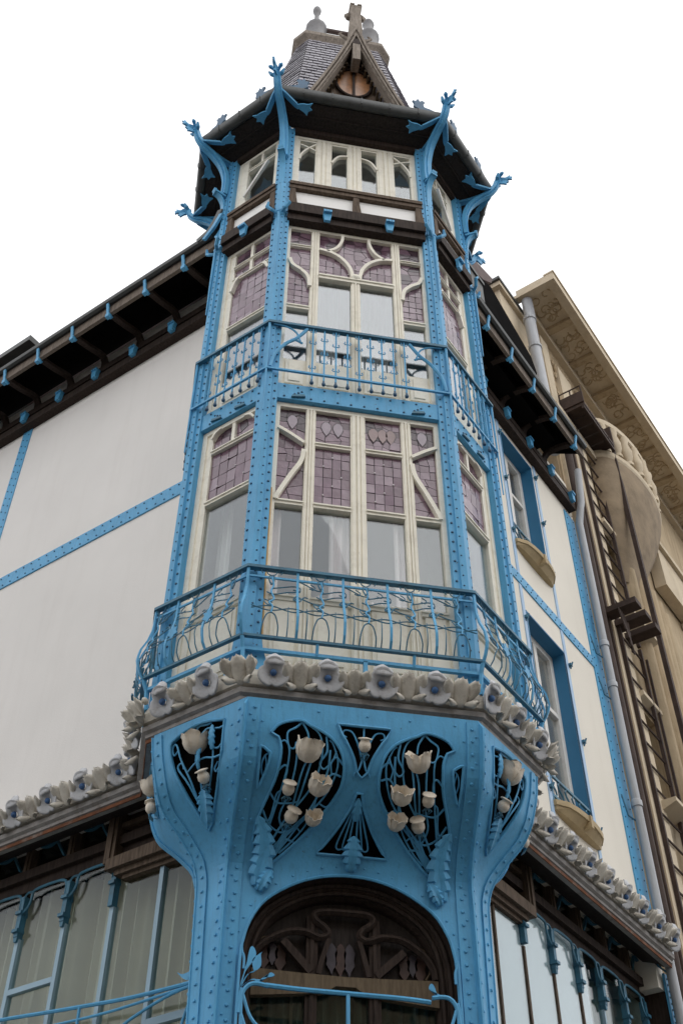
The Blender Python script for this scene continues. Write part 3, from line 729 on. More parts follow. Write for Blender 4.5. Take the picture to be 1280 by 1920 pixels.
# ---- tower roof
RB = eave_ring(.0, 13.84, 2.0)
RT = [V((-.66, 1.9, 18.2)), V((-.66, .98, 18.2)), V((-.52, .83, 18.2)), V((.52, .83, 18.2)), V((.66, .98, 18.2)), V((.66, 1.9, 18.2))]
def roofring(t):
    k = t ** 1.0
    return [a.lerp(c, k) + V((0, 0, 0)) for a, c in zip(RB, RT)]
NR = 30
b = MB(); rings = [[p + V((0, .012, -.012)) for p in roofring(i / 6)] for i in range(7)]
b.loft(rings, False); build('tower_roof', b, 'slate', H); TR = bpy.data.objects['tower_roof']
sl_ = MB()
for side in range(5):
    for i in range(NR * 1):
        t0, t1 = i / NR, (i + 1.12) / NR
        r0, r1 = roofring(t0), roofring(min(t1, 1.0)); A0, B0, A1, B1 = r0[side], r0[side + 1], r1[side], r1[side + 1]
        n = (B0 - A0).cross(A1 - A0).normalized()
        if n.z < 0: n = -n
        wd = (B0 - A0).length; k = max(2, int(wd / .13)); off = (i % 2) * .5
        xs = [0] + [(j + off) / k for j in range(1 if off == 0 else 0, k + 1) if 0 < (j + off) / k < 1] + [1]
        for j in range(len(xs) - 1):
            g = .004 / wd; a, c = xs[j] + g, xs[j + 1] - g; jit = random.uniform(0, .006); dz = random.uniform(-.006, .006)
            p = [A0.lerp(B0, a) + n * (.016 + jit) + V((0, 0, dz)), A0.lerp(B0, c) + n * (.016 + jit) + V((0, 0, dz)), A1.lerp(B1, c) + n * .004, A1.lerp(B1, a) + n * .004]
            sl_.add(p + [x - n * .008 for x in p], [(0, 1, 2, 3), (0, 4, 5, 1), (0, 3, 7, 4), (1, 5, 6, 2)])
build('slates', sl_, 'slate', TR, kind='stuff', fix=False)
def plat(d, z): 
    c = V((0, 1.35, 0))
    return [V((p.x * (1 + d / .6), c.y + (p.y - c.y) * (1 + d / .55), z)) for p in RT]
b = MB(); b.loft([plat(0, 18.16), plat(.02, 18.2), plat(.07, 18.27), plat(.07, 18.36), plat(.04, 18.40), plat(0, 18.42)], False)
b.prism(plat(0, 18.40), (0, 0, .02)); build('roof_cornice', b, 'grey_wood', H)
M['pinnacle'] = material('dull_zinc', (.20, .195, .20), .5, .2, 6, dirt=(.10, .095, .09), dirt_amt=.7, dscale=6)
for x in (-.40, .42):
    b = MB()
    b.lathe((x, .93, 18.42), ZV, [(.14, 0), (.14, .32), (.16, .36), (.165, .44), (.12, .50), (.055, .62), (.038, .80), (.034, 1.02), (.055, 1.06), (.068, 1.14), (.055, 1.21), (.01, 1.25)] if x < 0 else [(.14, 0), (.14, .36), (.16, .40), (.165, .46), (.12, .52), (.08, .58), (.075, .92), (.095, .96), (.08, 1.03), (.03, 1.08), (.02, 1.18)], 14)
    build('pinnacle', b, 'pinnacle', H, smooth=True)
b = MB(); b.tube([(-.40, .93, 18.88), (.42, .93, 18.88)], .04, 8); build('ridge_rail', b, 'redroof', H)
# ---- dormer
DY = -.05
dm = MB()
def bp(x, z, y): return V((x, y, z))
OUT_ = [(.0, 16.50), (.05, 16.33), (.13, 15.95), (.29, 15.30), (.45, 14.75), (.58, 14.34), (.70, 13.95)]
INN_ = [(.0, 16.08), (.02, 16.00), (.07, 15.78), (.20, 15.30), (.34, 14.80), (.46, 14.38), (.58, 13.95)]
for s in (-1, 1):       # roof planes of the dormer running back into the tower roof
    k = len(OUT_)
    dm.loft([[bp(s * x, z, DY) for x, z in OUT_], [bp(s * x * .93, z - .06, DY) for x, z in OUT_], [bp(s * x * .93, z - .06, DY + 1.0) for x, z in OUT_], [bp(s * x, z, DY + 1.0) for x, z in OUT_], [bp(s * x, z, DY) for x, z in OUT_]], False)
D = build('dormer', dm, 'slate', H)
for s in (-1, 1):
    o_ = [(s * x, z) for x, z in OUT_]; i_ = [(s * x, z) for x, z in INN_]
    b = MB()
    b.loft([[bp(x, z, DY - .09) for x, z in o_], [bp(x, z, DY - .09) for x, z in i_], [bp(x, z, DY + .02) for x, z in i_], [bp(x, z, DY + .02) for x, z in o_], [bp(x, z, DY - .09) for x, z in o_]], False)
    for f0, f1 in ((.0, .34), (.62, .80)):
        q0 = [(a[0] + (c[0] - a[0]) * f0, a[1] + (c[1] - a[1]) * f0) for a, c in zip(o_, i_)]; q1 = [(a[0] + (c[0] - a[0]) * f1, a[1] + (c[1] - a[1]) * f1) for a, c in zip(o_, i_)]
        b.loft([[bp(x, z, DY - .125) for x, z in q0], [bp(x, z, DY - .125) for x, z in q1], [bp(x, z, DY - .088) for x, z in q1], [bp(x, z, DY - .088) for x, z in q0], [bp(x, z, DY - .125) for x, z in q0]], False)
    build('bargeboard', b, 'grey_wood', D)
    r_ = MB()
    for k in range(12):
        t = k / 12; x = s * (.10 + .46 * t); z = 15.60 - 1.6 * t
        r_.box8([bp(x - .012, z - .02, DY + .02), bp(x + .012, z - .02, DY + .02), bp(x + .012, z + .03, DY + .02), bp(x - .012, z + .03, DY + .02), bp(x - .012, z - .02, DY + .14), bp(x + .012, z - .02, DY + .14), bp(x + .012, z + .03, DY + .14), bp(x - .012, z + .03, DY + .14)])
    build('dormer_slats', r_, 'oak', D, kind='stuff')
b = MB(); b.prism([bp(-.62, 13.9, DY + .13), bp(.62, 13.9, DY + .13), bp(.0, 16.2, DY + .13)], (0, .05, 0)); build('gable_infill', b, 'brown_mid', D)
b = MB(); cx, cz = .0, 15.22
arc = [(cx + .225 * math.sin(a * PI / 14), cz + (.40 if math.cos(a * PI / 14) > 0 else .36) * math.cos(a * PI / 14)) for a in range(28)]
for sd in (-1, 1):
    b = MB(); b.prism([bp(cx + sd * .012, cz - .35, DY + .112)] + [bp(x, z, DY + .112) for x, z in arc if (x - cx) * sd > .02][::1] + [bp(cx + sd * .012, cz + .39, DY + .112)], (0, .015, 0)) if sd < 0 else b.prism([bp(cx + .012, cz + .39, DY + .112)] + [bp(x, z, DY + .112) for x, z in arc if x - cx > .02] + [bp(cx + .012, cz - .35, DY + .112)], (0, .015, 0))
    build('round_window_pane', b, 'amber', D)
b = MB(); b.tube([bp(x, z, DY + .105) for x, z in arc + arc[:1]], .020, 6); b.box(Fr((cx, DY + .10, 0), (1, 0, 0), (0, -1, 0)), -.016, .016, -.01, .012, cz - .36, cz + .40)
build('window_rim', b, 'brown', D)
b = MB(); b.tube([bp(x, z, DY + .09) for x, z in sm2([(-.16, 15.60), (-.1, 15.66), (0, 15.68), (.1, 15.66), (.16, 15.60)], 4)], .03, 6); build('window_hood', b, 'brown', D)
b = MB()
b.loft([[bp(-w_, z, DY - y), bp(w_, z, DY - y), bp(w_, z, DY + .05), bp(-w_, z, DY + .05)] for z, w_, y in ((16.20, .078, .10), (16.4, .085, .11), (16.75, .075, .10), (16.85, .070, .10), (16.98, .066, .10), (17.10, .072, .11), (17.14, .085, .12), (17.17, .085, .12))])
for s in (-1, 1): b.tube([bp(s * .06, 16.93, DY - .03), bp(s * .095, 16.93, DY - .03), bp(s * .12, 16.97, DY - .03), bp(s * .085, 17.05, DY - .03)], [.045, .045, .032, .02], 6)
for x in (-.05, .05): b.box(Fr((0, DY, 0), (1, 0, 0), (0, -1, 0)), x - .03, x + .03, .05, .13, 17.165, 17.20)
build('gable_finial', b, 'grey_wood', D)
b = MB(); b.box(Fr((0, DY, 0), (1, 0, 0), (0, -1, 0)), -.05, .05, -.06, .12, 15.45, 15.90); build('gable_pendant', b, 'grey_wood', D)
b = MB(); b.box(Fr((0, DY, 0), (1, 0, 0), (0, -1, 0)), -.055, .055, -.06, .122, 15.90, 16.05); build('gable_block', b, 'brown', D)
for s in (-1, 1):
    b = MB(); b.tube([bp(s * .09, 16.20, DY - .03), bp(s * .16, 16.26, DY - .03), bp(s * .21, 16.33, DY - .03), bp(s * .17, 16.40, DY - .03)], [.03, .025, .02, .01], 6); build('gable_crocket', b, 'grey_wood', D)

# ---- eaves of the two house walls
M['fascia'] = wood('weathered_fascia', (.10, .08, .065), (.24, .195, .16))
def wall_eave(fr, u0, u1, ub, oo, ztop, zbeam, tips, clips):
    b = MB()
    P0 = lambda o, z: [fr.p(u0, o, z), fr.p(u1, o, z)]
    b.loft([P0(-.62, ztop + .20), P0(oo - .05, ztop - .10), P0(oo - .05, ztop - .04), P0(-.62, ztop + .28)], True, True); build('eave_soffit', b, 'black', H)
    b = MB(); b.box(fr, u0, u1, oo - .05, oo - .01, ztop - .20, ztop - .04); build('fascia_board', b, 'fascia', H)
    b = MB(); g = [(oo - .01, ztop + .0), (oo - .01, ztop - .035), (oo + .02, ztop - .055), (oo + .05, ztop - .04), (oo + .06, ztop - .01), (oo + .06, ztop + .005), (oo + .05, ztop + .005), (oo + .04, ztop - .02), (oo + .02, ztop - .03)]
    b.loft([P0(o, z) for o, z in g], False); build('gutter', b, 'zinc', H, smooth=True)
    b = MB(); b.loft([P0(oo - .04, ztop), P0(-1.3, ztop + 1.1), P0(-1.3, ztop + 1.16), P0(oo - .04, ztop + .05)], True, True); build('house_roof', b, 'redroof', H)
    b = MB(); b.box(fr, u0, ub, WO - .02, WO + .10, zbeam, zbeam + .12); build('timber_beam', b, 'brown', H)
    b = MB(); b.box(fr, u0, ub, WO - .02, WO + .04, zbeam + .12, zbeam + .18); b.box(fr, u0, ub, WO - .02, WO + .09, zbeam + .18, zbeam + .28); build('timber_beam', b, 'brown', H)
    for u in tips:
        b = MB()
        pth = smoothpts([(WO + .04, zbeam + .28), (WO + .07, zbeam + .38), (WO + .14, zbeam + .44), (-.25 + oo * .5, ztop - .12), (oo - .06, ztop - .16)], 5)
        k = len(pth)
        b.bar([fr.p(u, p.x, p.y) for p in pth], fr.U, [.07 + .07 * max(0, 1 - i / 5) for i in range(k)], .05)
        cb = build('eave_corbel', b, 'brown', H)
        c = MB(); c.bar([fr.p(u, oo - .07, ztop - .215), fr.p(u, oo - .0, ztop - .20), fr.p(u, oo + .012, ztop - .13), fr.p(u, oo + .03, ztop - .05)], fr.U, .035, .018); c.box(fr, u - .026, u + .026, oo - .04, oo + .008, ztop - .265, ztop - .205)
        build('corbel_clip', c, 'blue', cb)
    for u in clips:
        c = MB(); c.prism([fr.p(u - .03, WO + .10, zbeam + .05), fr.p(u + .03, WO + .10, zbeam + .05), fr.p(u + .045, WO + .10, zbeam + .17), fr.p(u - .045, WO + .10, zbeam + .17)], fr.N * .05)
        for q in (-1, 0, 1): c.box(fr, u + q * .03 - .012, u + q * .03 + .012, WO + .095, WO + .165, zbeam + .165, zbeam + .195)
        build('beam_clip', c, 'blue', H)
wall_eave(L, .92, 8.0, 8.0, 0.0, 12.20, 11.70, [1.34 + .56 * i for i in range(9)], [1.30 + .59 * i for i in range(9)])
wall_eave(R, .60, 3.92, 4.36, -.10, 12.14, 11.58, [.87 + .555 * i for i in range(6)], [1.95 + .57 * i for i in range(5)])
# corner piece where the long eave meets the tower
b = MB(); b.bar([L.p(.82, .03, 12.55), L.p(.88, .03, 12.38), L.p(.97, .02, 12.26), L.p(1.12, .02, 12.20)], L.N, .09, .07); build('gutter_swan_neck', b, 'zinc', H)
b = MB(); b.bar([L.p(.80, .06, 12.45), L.p(.88, .07, 12.24), L.p(1.0, .07, 12.10)], L.N, .03, .05); build('corbel_clip', b, 'blue', H)
# slope of the main roof beside the tower, hopper and dark dormer cheek on the right; dormer on the left
b = MB(); b.prism([R.p(1.0, -.62, 12.2), R.p(1.0, -.62, 15.2), R.p(2.38, -.62, 15.12), R.p(3.12, -.62, 15.40), R.p(3.04, -.62, 15.20), R.p(2.5, -.62, 14.7), R.p(3.0, -.62, 12.2)], R.N * -.5); build('house_roof', b, 'redroof', H)
b = MB(); b.box(R, 1.34, 1.68, -.34, -.2, 12.75, 13.16); b.box(R, 1.32, 1.70, -.36, -.18, 13.12, 13.18); build('rainwater_hopper', b, 'zinc', H)
b = MB(); b.prism([R.p(1.2, -.3, 12.0), R.p(1.45, -.3, 12.85), R.p(1.85, -.3, 13.65), R.p(2.19, -.3, 13.80), R.p(3.21, -.3, 13.42), R.p(3.32, -.3, 13.18), R.p(3.2, -.3, 12.85), R.p(3.5, -.3, 12.0)], R.N * -.5); build('dormer_cheek', b, 'black', H)
b = MB(); b.box(L, 4.95, 5.8, -1.6, -.62, 12.8, 13.72); b.box(L, 4.67, 5.9, -1.7, -.45, 13.70, 13.80); build('roof_dormer', b, 'zinc', H)

# ------------------------------------------------------------------ frieze of flowers
def mit(frA, uA, frB, o): return corner(frA, uA, frB, o)
XW = LL.p(0, 0, 0).x                                            # plane of the tower's flanks
FRO = -.49
def frz_path(o, z):
    def inter(fr, s):     # flank plane (offset o) with house-wall frieze plane (offset FRO+o)
        x = XW - o if s < 0 else -XW + o
        k = (fr.O + fr.N * (FRO + o)).dot(fr.N)
        return V((x, (k - fr.N.x * x) / fr.N.y, 0))
    pts = [L.p(LEND, FRO + o, 0), inter(L, -1), mit(L, SD, LL, o), mit(F, -HW, L, o), mit(F, HW, R, o), mit(R, SD, RR, o), inter(R, 1), R.p(4.36, FRO + o, 0)]
    return [V((p.x, p.y, z)) for p in pts]
b = MB(); b.loft([frz_path(o, z) for o, z in ((-.035, 5.72), (.015, 5.72), (.015, 5.745), (.03, 5.75), (.03, 5.775), (.055, 5.79), (.06, 5.825), (.04, 5.84), (.02, 5.845), (.02, 5.98), (-.02, 6.01), (-.16, 6.02), (-.16, 5.98), (-.035, 5.98), (-.035, 5.72))], False)
FZ = build('frieze', b, 'moulding', H)
b = MB(); b.loft([frz_path(o, z) for o, z in ((.012, 5.714), (.020, 5.714), (.024, 5.738), (.012, 5.738), (.012, 5.714))], False); build('rusty_drip_edge', b, 'rust', FZ)
b = MB(); b.loft([frz_path(o, z) for o, z in ((.021, 5.846), (.055, 5.86), (.06, 5.93), (.045, 5.985), (.0, 6.005), (.021, 5.846))], False); build('frieze_ground', b, 'frieze', FZ)

b = MB(); b.loft([frz_path(o, z) for o, z in ((-.037, 5.735), (-.037, 5.97), (-.22, 5.97), (-.22, 5.80), (-.037, 5.735))], False); build('dark_soffit_board', b, 'soffit', FZ)

def flower_mesh(seed):
    rnd = random.Random(seed); b = MB(); rs = []
    NA, NR_ = 30, 5
    for j in range(NR_ + 1):
        t = j / NR_; ring = []
        for i in range(NA):
            a = 2 * PI * i / NA                    # a = 0 is up
            lob = abs(math.cos(1.5 * a))
            R_ = .112 * (.74 + .26 * lob ** .55) * (1 + rnd.uniform(-.015, .015))
            rr = .018 + (R_ - .018) * t
            y = .034 * t ** .6 + .012 * math.cos(3 * a) * t * t
            ring.append(V((math.sin(a) * rr, -y, math.cos(a) * rr)))
        rs.append(ring)
    inner = [p for r in rs for p in r]
    fs = [(j * NA + i, j * NA + (i + 1) % NA, (j + 1) * NA + (i + 1) % NA, (j + 1) * NA + i) for j in range(NR_) for i in range(NA)]
    back = [V((p.x, p.y + .010, p.z)) for p in rs[-1]]
    k = len(inner)
    fs += [(NR_ * NA + i, NR_ * NA + (i + 1) % NA, k + (i + 1) % NA, k + i) for i in range(NA)]
    cen = [V((p.x * .3, .03, p.z * .3)) for p in rs[-1]]; fs += [(k + i, k + (i + 1) % NA, k + NA + (i + 1) % NA, k + NA + i) for i in range(NA)]
    b.add(inner + back + cen, fs, 0)
    # standing top petal
    rings = []
    for j in range(6):
        t = j / 5; hw_ = .066 * math.sin(PI * (.22 + .72 * t)) ; z = .055 + .085 * t; y = -.035 - .015 * math.sin(PI * t) + .06 * t
        rings.append([V((x * hw_, y - .018 * (1 - abs(x)) + (.0 if k_ == 0 else .014), z)) for k_, xs in ((0, (-1, -.5, 0, .5, 1)), (1, (1, .5, 0, -.5, -1))) for x in xs])
    b.loft(rings, True, True, 0)
    b.lathe((0, -.015, 0), (0, -1, 0), [(.024, 0), (.023, .012), (.017, .022), (.006, .026)], 10, 1)
    me = bpy.data.meshes.new('frieze_flower'); me.from_pydata([tuple(p) for p in b.v], [], b.f); me.materials.append(M['petal']); me.materials.append(M['heart'])
    me.polygons.foreach_set('material_index', b.m); me.polygons.foreach_set('use_smooth', [True] * len(me.polygons)); return me
FLM = [flower_mesh(i) for i in range(3)]
def lily_mesh(seed):
    rnd = random.Random(seed); b = MB()
    def shell(cx, cz, ang, ln, wd, y0, curl):
        rings = []; n = 7
        for j in range(7):
            t = j / 6; w_ = wd * (.30 + .70 * math.sin(PI * .5 * min(1, t * 1.35))) * (1 if t < .95 else .72); r = ln * t
            y = y0 - .045 * math.sin(PI * .5 * t) - curl * t * t
            fr_, bk = [], []
            for i in range(n):
                x = -1 + 2 * i / (n - 1); rib = .007 * math.cos(x * PI * 3)
                lx, lz = x * w_, r + .012 * math.cos(x * PI * 2.5) * t
                p = V((cx + lx * math.cos(ang) + lz * math.sin(ang), y - .03 * (1 - x * x) * t - rib * t, cz + lz * math.cos(ang) - lx * math.sin(ang)))
                fr_.append(p); bk.append(p + V((0, .014, 0)))
            rings.append(fr_ + bk[::-1])
        b.loft(rings, True, True)
    shell(0, -.075, 0, .145, .058, .0, .03)
    shell(-.035, -.03, -.65, .10, .042, -.005, .03); shell(.035, -.03, .65, .10, .042, -.005, .03)
    shell(-.02, -.05, -2.0, .075, .026, .0, .01); shell(.02, -.05, 2.0, .075, .026, .0, .01)
    for x in (-.085, .085): b.lathe((x + rnd.uniform(-.01, .01), -.02, .055), (0, -.6, .8), [(.012, -.02), (.024, .0), (.02, .02), (.006, .032)], 8)
    me = bpy.data.meshes.new('frieze_leaf'); me.from_pydata([tuple(p) for p in b.v], [], b.f); me.materials.append(M['frieze'])
    me.polygons.foreach_set('use_smooth', [True] * len(me.polygons)); return me
LIM = [lily_mesh(i) for i in range(3)]
for me in LIM + FLM:
    bm = bmesh.new(); bm.from_mesh(me); bmesh.ops.recalc_face_normals(bm, faces=bm.faces); bm.to_mesh(me); bm.free()
def put(me, name, P, N, tilt=0.0, spin=0.0, sc=1.0):
    N = V(N).normalized(); X = (-N).cross(ZV).normalized()
    m = basis(V(P), X, -N, ZV) @ Matrix.Rotation(tilt, 4, 'X') @ Matrix.Rotation(spin, 4, 'Y') @ Matrix.Scale(sc, 4)
    inst(name, me, m, FZ)
def fl(fr, u, o, k=1): put(random.choice(FLM), 'frieze_flower', fr.p(u, o + .055, 5.925), fr.N, random.uniform(.38, .58), random.uniform(-.15, .15), random.uniform(.95, 1.06))
def li(fr, u, o): put(random.choice(LIM), 'frieze_leaf', fr.p(u, o + .03, 5.915), fr.N, random.uniform(-.05, .2), random.uniform(-.15, .15), random.uniform(.92, 1.08))
for u in (-.61, -.25, .11, .47): fl(F, u, .05)
for u in (-.43, -.07, .29, .65): li(F, u, .05)
for u in (.22, .60): fl(L, u, .05)
li(L, .41, .05)
for u in (-.015, .33, .67): fl(R, u, .05)
for u in (.155, .50): li(R, u, .05)
for fr in (LL, RR):
    for u in (.20, .55): fl(fr, u, .05)
    for u in (.05, .37): li(fr, u, .05)
for frA, uA, frB in ((F, -HW, L), (L, SD, LL), (R, SD, RR)): put(random.choice(LIM), 'frieze_leaf', corner(frA, uA, frB, .075) + V((0, 0, 5.915)), frA.N + frB.N, .05, 0, 1.02)
k = 0
while 1.457 + .362 * k < 7.5: fl(L, 1.457 + .362 * k, FRO + .05); li(L, 1.276 + .362 * k, FRO + .05); k += 1
k = 0
while 1.80 + .352 * k < 4.35:
    fl(R, 1.80 + .352 * k, FRO + .05); li(R, 1.63 + .352 * k, FRO + .05); k += 1
fl(R, 1.45, FRO + .05)
b = MB(); b.prism(octo(-.02, 5.90, 1.0)[:6], (0, 0, .06)); build('balcony_slab', b, 'moulding', H)

# ------------------------------------------------------------------ the blue iron basket under the tower
YZ = [3.2, 4.849, 4.999, 5.211, 5.345, 5.55, 5.75]; YY = [.44, .44, .355, .132, .0, -.075, -.10]
def yF(z):
    return (interp(z - .05, YZ, YY) + 2 * interp(z, YZ, YY) + interp(z + .05, YZ, YY)) / 4 + .012
L1Z = [3.2, 3.9, 4.8, 4.93, 5.07, 5.22, 5.34, 5.55, 5.74]; L1 = [.20, .205, .235, .28, .42, .61, .69, .765, .80]
L0 = [.12, .12, .13, .17, .30, .45, .55, .64, .68]
def sm(z, A): return (interp(z - .04, L1Z, A) + 2 * interp(z, L1Z, A) + interp(z + .04, L1Z, A)) / 4
PX = .762
def mF(u, z, o=0.0):
    s = (yF(z + .02) - yF(z - .02)) / .04
    n = V((0, -1, s)).normalized()
    return V((u, yF(z), z)) + n * o
def mS(sg):
    d = V((sg * S2, S2, 0)); n0 = V((sg * S2, -S2, 0))
    def f(u, z, o=0.0):
        s = (yF(z + .02) - yF(z - .02)) / .04 * S2
        n = (n0 + V((0, 0, s))).normalized()
        return V((sg * PX, yF(z), z)) + d * u + n * o
    return f
mL, mR = mS(-1), mS(1)
def mQ(sg):
    base = mS(sg); n0 = V((sg, 0, 0))
    def f(u, z, o=0.0): return base(sm(z, L1), z) + V((0, 1, 0)) * u + n0 * o
    return f
mLL, mRR = mQ(-1), mQ(1)
def sheet(name, outer, holes, mp, mat, th=.022, parent=H, step=.055):
    """flat outline with holes, triangulated finely and laid on a curved surface, with thickness"""
    pts, edges = [], []
    loops = []
    for lp in [outer] + holes:
        dense = []
        for i in range(len(lp)):
            a, c = lp[i], lp[(i + 1) % len(lp)]; n = max(1, int(math.hypot(c[0] - a[0], c[1] - a[1]) / step))
            dense += [(a[0] + (c[0] - a[0]) * k / n, a[1] + (c[1] - a[1]) * k / n) for k in range(n)]
        loops.append(dense); s0 = len(pts); pts += dense; edges += [(s0 + i, s0 + (i + 1) % len(dense)) for i in range(len(dense))]
    def ok(p): return inside(p, loops[0]) and not any(inside(p, h) for h in loops[1:])
    xs = [p[0] for p in loops[0]]; zs = [p[1] for p in loops[0]]
    x = min(xs) + step * .5
    while x < max(xs):
        z = min(zs) + step * .5
        while z < max(zs):
            if ok((x, z)) and min((x - p[0]) ** 2 + (z - p[1]) ** 2 for p in pts) > (step * .4) ** 2: pts.append((x, z))
            z += step
        x += step
    vs, es, fs = delaunay_2d_cdt([V(p) for p in pts], edges, [], 0, 1e-6)[:3]
    tri = [f for f in fs if ok((sum(vs[i].x for i in f) / len(f), sum(vs[i].y for i in f) / len(f)))]
    b = MB(); n = len(vs)
    b.v = [mp(p.x, p.y, 0) for p in vs] + [mp(p.x, p.y, -th) for p in vs]
    cnt = {}
    for f in tri:
        for i in range(len(f)):
            e = (f[i], f[(i + 1) % len(f)]); cnt[e] = cnt.get(e, 0) + 1
    b.f = [list(f) for f in tri] + [[i + n for i in reversed(f)] for f in tri]
    for (a, c) in cnt:
        if (c, a) not in cnt: b.f.append([c, a, a + n, c + n])
    b.m = [0] * len(b.f)
    used = sorted({i for f in b.f for i in f}); mpx = {o: k for k, o in enumerate(used)}
    b.v = [b.v[i] for i in used]; b.f = [[mpx[i] for i in f] for f in b.f]
    o = build(name, b, mat, parent, smooth=True)
    for h in holes:
        t = MB(); t.tube([mp(x, z, .004) for x, z in h + h[:1]], .0095, 6); build('panel_rim', t, 'blue', o)
    return o
tear = sm2([(-.595, 5.508), (-.555, 5.56), (-.485, 5.592), (-.405, 5.604), (-.35, 5.578), (-.29, 5.555), (-.205, 5.508), (-.145, 5.44), (-.118, 5.36), (-.115, 5.285), (-.136, 5.228), (-.193, 5.155), (-.28, 5.065), (-.391, 4.965), (-.49, 4.885), (-.56, 4.845)], 3) + \
       sm2([(-.60, 4.90), (-.63, 5.0), (-.61, 5.10), (-.574, 5.185), (-.543, 5.255), (-.526, 5.325), (-.523, 5.42), (-.545, 5.485)], 3)
tearR = [(-x, z) for x, z in tear]
trap = [(-.173, 5.606), (-.145, 5.54)] + sm2([(-.118, 5.505), (-.072, 5.43), (-.05, 5.38), (-.038, 5.335)], 2) + [(0, 5.305)] + sm2([(.038, 5.335), (.05, 5.38), (.072, 5.43), (.118, 5.505)], 2) + [(.145, 5.54), (.173, 5.606)]
tri_ = [(-.018, 5.235), (.018, 5.235)] + sm2([(.04, 5.17), (.10, 5.085), (.16, 5.015), (.225, 4.946)], 2) + sm2([(-.225, 4.946), (-.16, 5.015), (-.10, 5.085), (-.04, 5.17)], 2)
slit = sm2([(-.655, 5.42), (-.635, 5.418), (-.60, 5.395), (-.588, 5.385), (-.592, 5.33), (-.615, 5.27), (-.645, 5.215), (-.652, 5.30)], 2)
slitR = [(-x, z) for x, z in slit]
arch = [(.655, 3.3), (.655, 4.25)] + sm2([(.648, 4.36), (.612, 4.50), (.52, 4.645), (.34, 4.765), (.17, 4.822), (0, 4.838), (-.17, 4.822), (-.34, 4.765), (-.52, 4.645), (-.612, 4.50), (-.648, 4.36)], 4) + [(-.655, 4.25), (-.655, 3.3)]
FP = sheet('basket_panel', [(-PX, 5.735), (-PX, 4.6), (-PX + .01, 3.3)] + arch[::-1] + [(PX - .01, 3.3), (PX, 4.6), (PX, 5.735)], [tear, tearR, trap, tri_, slit, slitR], mF, 'blue')
opL = [(.178, 5.636), (.175, 5.43), (.176, 5.25), (.178, 5.09), (.195, 5.062)] + sm2([(.215, 5.075), (.33, 5.172), (.443, 5.274), (.548, 5.39), (.61, 5.51), (.632, 5.60), (.60, 5.635), (.52, 5.665), (.408, 5.680), (.30, 5.668)], 3)
def side_outline(): 
    z = 5.735; o = []
    zs = [5.735 - i * .05 for i in range(49)]
    return [(0.0, 5.735)] + [(sm(q, L1), q) for q in zs] + [(0.0, zs[-1])]
LP = sheet('basket_panel', side_outline(), [opL], mL, 'blue'); RP = sheet('basket_panel', side_outline(), [opL], mR, 'blue')
def flank_outline():
    zs = [5.735 - i * .05 for i in range(49)]
    return [(0.0, 5.735)] + [(sm(q, L0), q) for q in zs] + [(0.0, zs[-1])]
opQ = [(.16, 5.62), (.16, 5.33), (.2, 5.28), (.34, 5.34), (.47, 5.46), (.53, 5.58), (.5, 5.63), (.32, 5.655)]
QL = sheet('basket_panel', flank_outline(), [opQ], mLL, 'blue'); QR = sheet('basket_panel', flank_outline(), [opQ], mRR, 'blue')
# black sheets standing in for the shade inside the openings
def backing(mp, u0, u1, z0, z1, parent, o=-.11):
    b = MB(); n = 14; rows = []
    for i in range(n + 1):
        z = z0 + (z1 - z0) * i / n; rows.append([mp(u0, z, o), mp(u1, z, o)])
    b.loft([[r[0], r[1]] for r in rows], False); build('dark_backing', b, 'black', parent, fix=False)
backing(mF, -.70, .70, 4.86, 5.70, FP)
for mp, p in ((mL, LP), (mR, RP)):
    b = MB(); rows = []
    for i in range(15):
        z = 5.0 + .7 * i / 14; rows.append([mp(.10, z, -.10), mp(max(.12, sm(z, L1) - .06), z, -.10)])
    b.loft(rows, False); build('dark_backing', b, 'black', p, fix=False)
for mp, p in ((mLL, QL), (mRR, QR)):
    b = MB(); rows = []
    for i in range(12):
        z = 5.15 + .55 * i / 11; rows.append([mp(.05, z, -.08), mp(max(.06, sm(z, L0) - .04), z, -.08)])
    b.loft(rows, False); build('dark_backing', b, 'black', p, fix=False)
